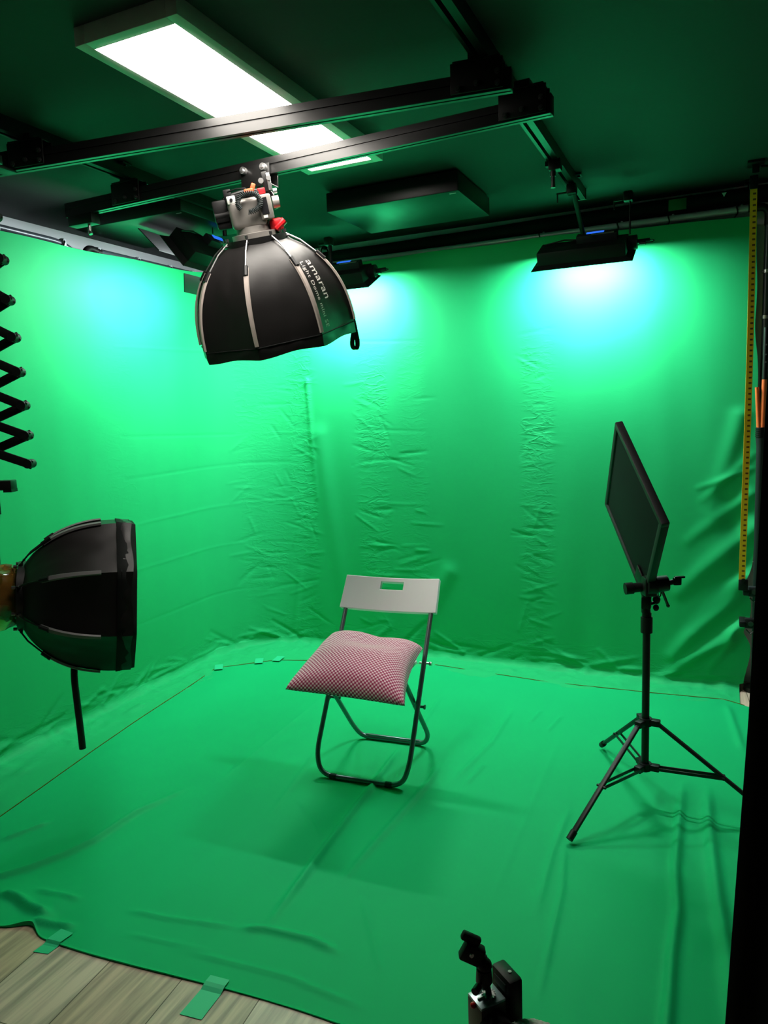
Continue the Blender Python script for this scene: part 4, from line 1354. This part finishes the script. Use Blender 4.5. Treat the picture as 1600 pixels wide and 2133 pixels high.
# ------------------------------------------------------------------ measuring tape, pole, clamps at the right edge
ms = empty('measuring_tape', (.108, 3.90, 2.46))
tag(ms, 'long yellow measuring tape with dark ticks, hanging along the right cloth edge', 'measuring tape')
bm = bmesh.new(); uvl = bm.loops.layers.uv.new('UVMap')
prev = None
NT = 120
Ltape = 2.48 - .66
rows = []
for i in range(NT + 1):
    s_ = i / NT * Ltape
    tw = .25 * math.sin(s_ * 1.7)
    cx = .004 * math.sin(s_ * 2.1); cy = .004 * math.sin(s_ * 3)
    d = Vector((math.cos(tw), math.sin(tw), 0)) * .0145
    nn = Vector((-math.sin(tw), math.cos(tw), 0)) * .001
    c_ = Vector((cx, cy, .02 - s_))
    rows.append((s_, [bm.verts.new(c_ - d - nn), bm.verts.new(c_ + d - nn), bm.verts.new(c_ + d + nn), bm.verts.new(c_ - d + nn)]))
for (s0, A), (s1, B) in zip(rows, rows[1:]):
    for k in range(4):
        k2 = (k + 1) % 4
        f = bm.faces.new((A[k], A[k2], B[k2], B[k]))
        us = {0: 0, 1: 1, 2: 1, 3: 0}
        for l, (uu, vv) in zip(f.loops, ((us[k], s0), (us[k2], s0), (us[k2], s1), (us[k], s1))):
            l[uvl].uv = (uu, vv)
bmesh.ops.recalc_face_normals(bm, faces=bm.faces)
me = bpy.data.meshes.new('tape_band'); bm.to_mesh(me); bm.free(); me.materials.append(M_MEASURE)
ob = bpy.data.objects.new('tape_band', me); COL.objects.link(ob); ob.parent = ms
MB().box((.004, 0, -1.825), (.042, .018, .055), bev=.004).cyl((.004, -.01, -1.80), (.004, -.016, -1.80), .010, 12).build('end_weight', M_PLASTIC, ms)
MB().box((0, .0, .045), (.036, .012, .06), bev=.003).build('top_clip', M_BLACKM, ms)
tb = empty('tape_bracket', (.115, 3.915, ZC))
tag(tb, 'small black ceiling bracket from which the measuring tape hangs', 'bracket')
MB().box((0, .02, -.006), (.07, .09, .012), bev=.002).box((0, .012, -.03), (.03, .012, .04), bev=.002).build('plate', M_BLACKM, tb)
MB().cyl((.02, 0, -.03), (.085, 0, -.035), .008, 10).cyl((.085, 0, -.02), (.085, 0, -.07), .010, 10).build('arm', M_BLACKM, tb)

pe = empty('extension_pole', (.178, 3.96, 0))
tag(pe, 'upright pole of dark grey tube with an orange upper section, right of the measuring tape', 'pole')
MB().tube([(0, 0, .002), (0, 0, .012), (-.004, 0, 1.30), (-.006, 0, 1.345)], [.016, .018, .0215, .024], 20).build('grey_tube', M_GREYP, pe)
m = MB()
for k in range(5):
    m.cyl((-.008, 0, 1.35 + k * .009), (-.008, 0, 1.355 + k * .009), .0245, 20)
m.cyl((-.008, 0, 1.345), (-.008, 0, 1.395), .0215, 20)
m.build('threaded_collar', M_PLASTIC, pe)
m = MB(); m.tube([(-.016, 0, 1.395), (-.030, 0, 1.585)], [.0115, .009], 14); m.tube([(.001, 0, 1.395), (.002, 0, 1.62)], [.0155, .012], 14); m.build('orange_handle', M_OR2, pe)['label'] = 'orange twin handle'
m = MB(); m.cyl((.002, 0, 1.62), (.003, 0, 1.86), .012, 14); m.build('upper_tube', M_BLACKM, pe)
for zz in (1.70, 1.735, 1.78):
    MB().cyl((.003, -.011, zz), (.003, -.014, zz), .004, 8).build('rivet', M_STEEL, pe)
for (z_, nm, x_) in ((.60, 'upper dark clamp gripping the cloth edge just below the measuring tape', .162), (.44, 'lower black clamp gathering the green cloth at the right edge', .150)):
    k = empty('spring_clamp', (x_, 3.925, z_))
    tag(k, nm, 'clamp', 'clamps on the right cloth edge')
    MB().box((0, 0, 0), (.055, .03, .05), bev=.006).box((-.035, .03, -.005), (.03, .10, .03), bev=.005).build('jaw', M_GREYP if z_ > .5 else M_PLASTIC, k)
    MB().cyl((.0, -.014, .0), (.0, -.02, .0), .012, 12).tube([(-.02, -.015, -.03), (0, -.02, -.05), (.02, -.015, -.03)], .004, 8).build('lever', M_DARKSTEEL, k)

# ------------------------------------------------------------------ black curtain at the right edge
def curtain():
    bm = bmesh.new()
    nz, nu = 60, 120
    edge = [(0, .010), (.5, .026), (1.04, .047), (1.475, .0560), (1.8, .0640), (2.2, .105), (2.58, .15)]
    def ex(z):
        for (a, b) in zip(edge, edge[1:]):
            if z <= b[0]: return a[1] + (b[1] - a[1]) * (z - a[0]) / (b[0] - a[0])
        return edge[-1][1]
    rows = []
    for j in range(nz + 1):
        z = .012 + 2.565 * j / nz
        row = []
        for i in range(nu + 1):
            t = i / nu
            x = ex(z) + t * (1.10 - ex(z))
            y = 1.20 + .035 * math.sin(t * 46 + .4 * math.sin(z * 2)) + .012 * math.sin(t * 95 + z)
            if t < .02: y = 1.20
            row.append(bm.verts.new((x, y, z)))
        rows.append(row)
    for j in range(nz):
        for i in range(nu):
            bm.faces.new((rows[j][i], rows[j][i + 1], rows[j + 1][i + 1], rows[j + 1][i]))
    me = bpy.data.meshes.new('black_curtain'); bm.to_mesh(me); bm.free(); me.materials.append(M_MATTE)
    for p in me.polygons: p.use_smooth = True
    root = empty('curtain', (0, 0, 0))
    tag(root, 'black curtain hanging close to the camera along the right edge', 'curtain')
    o = bpy.data.objects.new('drape', me); COL.objects.link(o); o.parent = root
    s = o.modifiers.new('s', 'SOLIDIFY'); s.thickness = .003
    MB().box((.62, 1.20, 2.585), (.98, .03, .026), bev=.003).build('curtain_track', M_BLACKM, root)
curtain()

# ------------------------------------------------------------------ small camera in the foreground
YAW = math.atan2(.4145, .909)
rg = empty('camera_rig', mtx=Matrix.Translation((-.274, .870, .729)) @ Matrix.Rotation(YAW + R(27), 4, 'Z'))
tag(rg, 'small silver and black camera seen from above, red button at its corner', 'camera')
MB().box((0, 0, -.032), (.0405, .034, .062), bev=.002).build('camera_body', mat('olive_grey_shell', (.10, .10, .075), .5, bump=.1, bscale=300), rg)
MB().box((0, 0, .0005), (.040, .033, .004), bev=.001).build('top_plate', mat('brushed_pale_metal', (.42, .60, .60), .3, metal=.4, bump=.05, bscale=200), rg)
MB().box((-.007, .012, .004), (.014, .004, .005), bev=.0008).box((-.007, -.001, .004), (.016, .002, .003)).build('hot_shoe', M_STEEL, rg)
m = MB()
for k in range(14):
    u_ = k * 2 * PI / 14
    m.cyl((.002 + .0085 * math.cos(u_), -.002 + .0085 * math.sin(u_), .002), (.002 + .0085 * math.cos(u_), -.002 + .0085 * math.sin(u_), .0065), .0014, 6)
m.cyl((.002, -.002, .002), (.002, -.002, .006), .0080, 20); m.build('lock_ring', M_STEEL, rg)
MB().sphere((-.0225, -.0005, -.002), .0042, 12).build('record_button', M_RED, rg)['label'] = 'red button'
MB().cyl((-.002, -.016, -.028), (-.004, -.034, -.030), .022, 24).build('lens', M_PLASTIC, rg)
m = MB(); m.box((.034, .000, -.014), (.022, .044, .080), bev=.004); m.build('battery_box', M_PLASTIC, rg)
MB().box((.0225, .0, .012), (.002, .026, .012), bev=.0006).build('slot_cover', M_GREYP, rg)
MB().cyl((.036, -.004, .0262), (.036, -.004, .0272), .0026, 12).build('screw', M_STEEL, rg)
m = MB(); m.cyl((.002, -.002, .006), (.000, .002, .030), .0042, 12); m.tube([(-.001, .003, .013), (-.001, .004, .022), (-.001, .004, .040)], [.006, .0115, .0105], 16); m.sphere((0, .004, .045), .0105, 14); m.build('ball_mount', M_PLASTIC, rg)
MB().cyl((-.006, .001, .026), (-.022, -.008, .026), .0022, 8).cyl((-.016, -.0045, .026), (-.026, -.010, .026), .0050, 12).build('ball_knob', M_PLASTIC, rg)
m = MB()
rot = Matrix.Rotation(R(-27), 3, 'Z') @ Matrix.Rotation(R(28), 3, 'Y')
cA = Vector((-.013, .014, .062))
m.obox(cA, (.030, .016, .026), rot, bev=.003); m.obox(cA + Vector((.000, .002, .020)), (.028, .010, .012), rot, bev=.003); m.obox(cA + Vector((.010, -.004, -.010)), (.018, .012, .014), rot, bev=.003)
m.build('clamp_head', M_PLASTIC, rg)
MB().cyl(cA + Vector((-.007, -.009, .005)), cA + Vector((-.007, -.011, .005)), .003, 10).build('clamp_screw', M_STEEL, rg)
# fluffy wind cover
w_ = bmesh.new(); bmesh.ops.create_icosphere(w_, subdivisions=5, radius=1)
for vv in w_.verts:
    q = vv.co.copy()
    k = 1 + .07 * noise.noise(q * 9) + .06 * noise.noise(q * 22)
    vv.co = Vector((q.x * .040, q.y * .022, q.z * .022)) * k
mm = MB(); mm.bm.free(); mm.bm = w_
wo = mm.build('wind_cover', M_FUR, smooth=True, ang=180)
wo.matrix_world = Matrix.Translation((-.207, .866, .692)) @ Matrix.Rotation(YAW - R(15), 4, 'Z')
tag(wo, 'fluffy grey microphone wind cover beside the small camera', 'wind cover')
# its tripod below the frame
tp = empty('camera_tripod', (-.274, .870, 0))
tag(tp, 'black tripod carrying the small camera below the lower edge', 'tripod')
MB().cyl((0, 0, .30), (0, 0, .64), .012, 14).cyl((0, 0, .63), (0, 0, .664), .020, 18).build('centre_column', M_BLACKM, tp)
MB().cyl((0, 0, .50), (0, 0, .56), .026, 16).build('hub', M_PLASTIC, tp)
for k in range(3):
    a = R(200) + k * 2 * PI / 3
    MB().tube([(.02 * math.cos(a), .02 * math.sin(a), .54), (.17 * math.cos(a), .17 * math.sin(a), .013)], [.012, .009], 12).build('leg', M_BLACKM, tp)
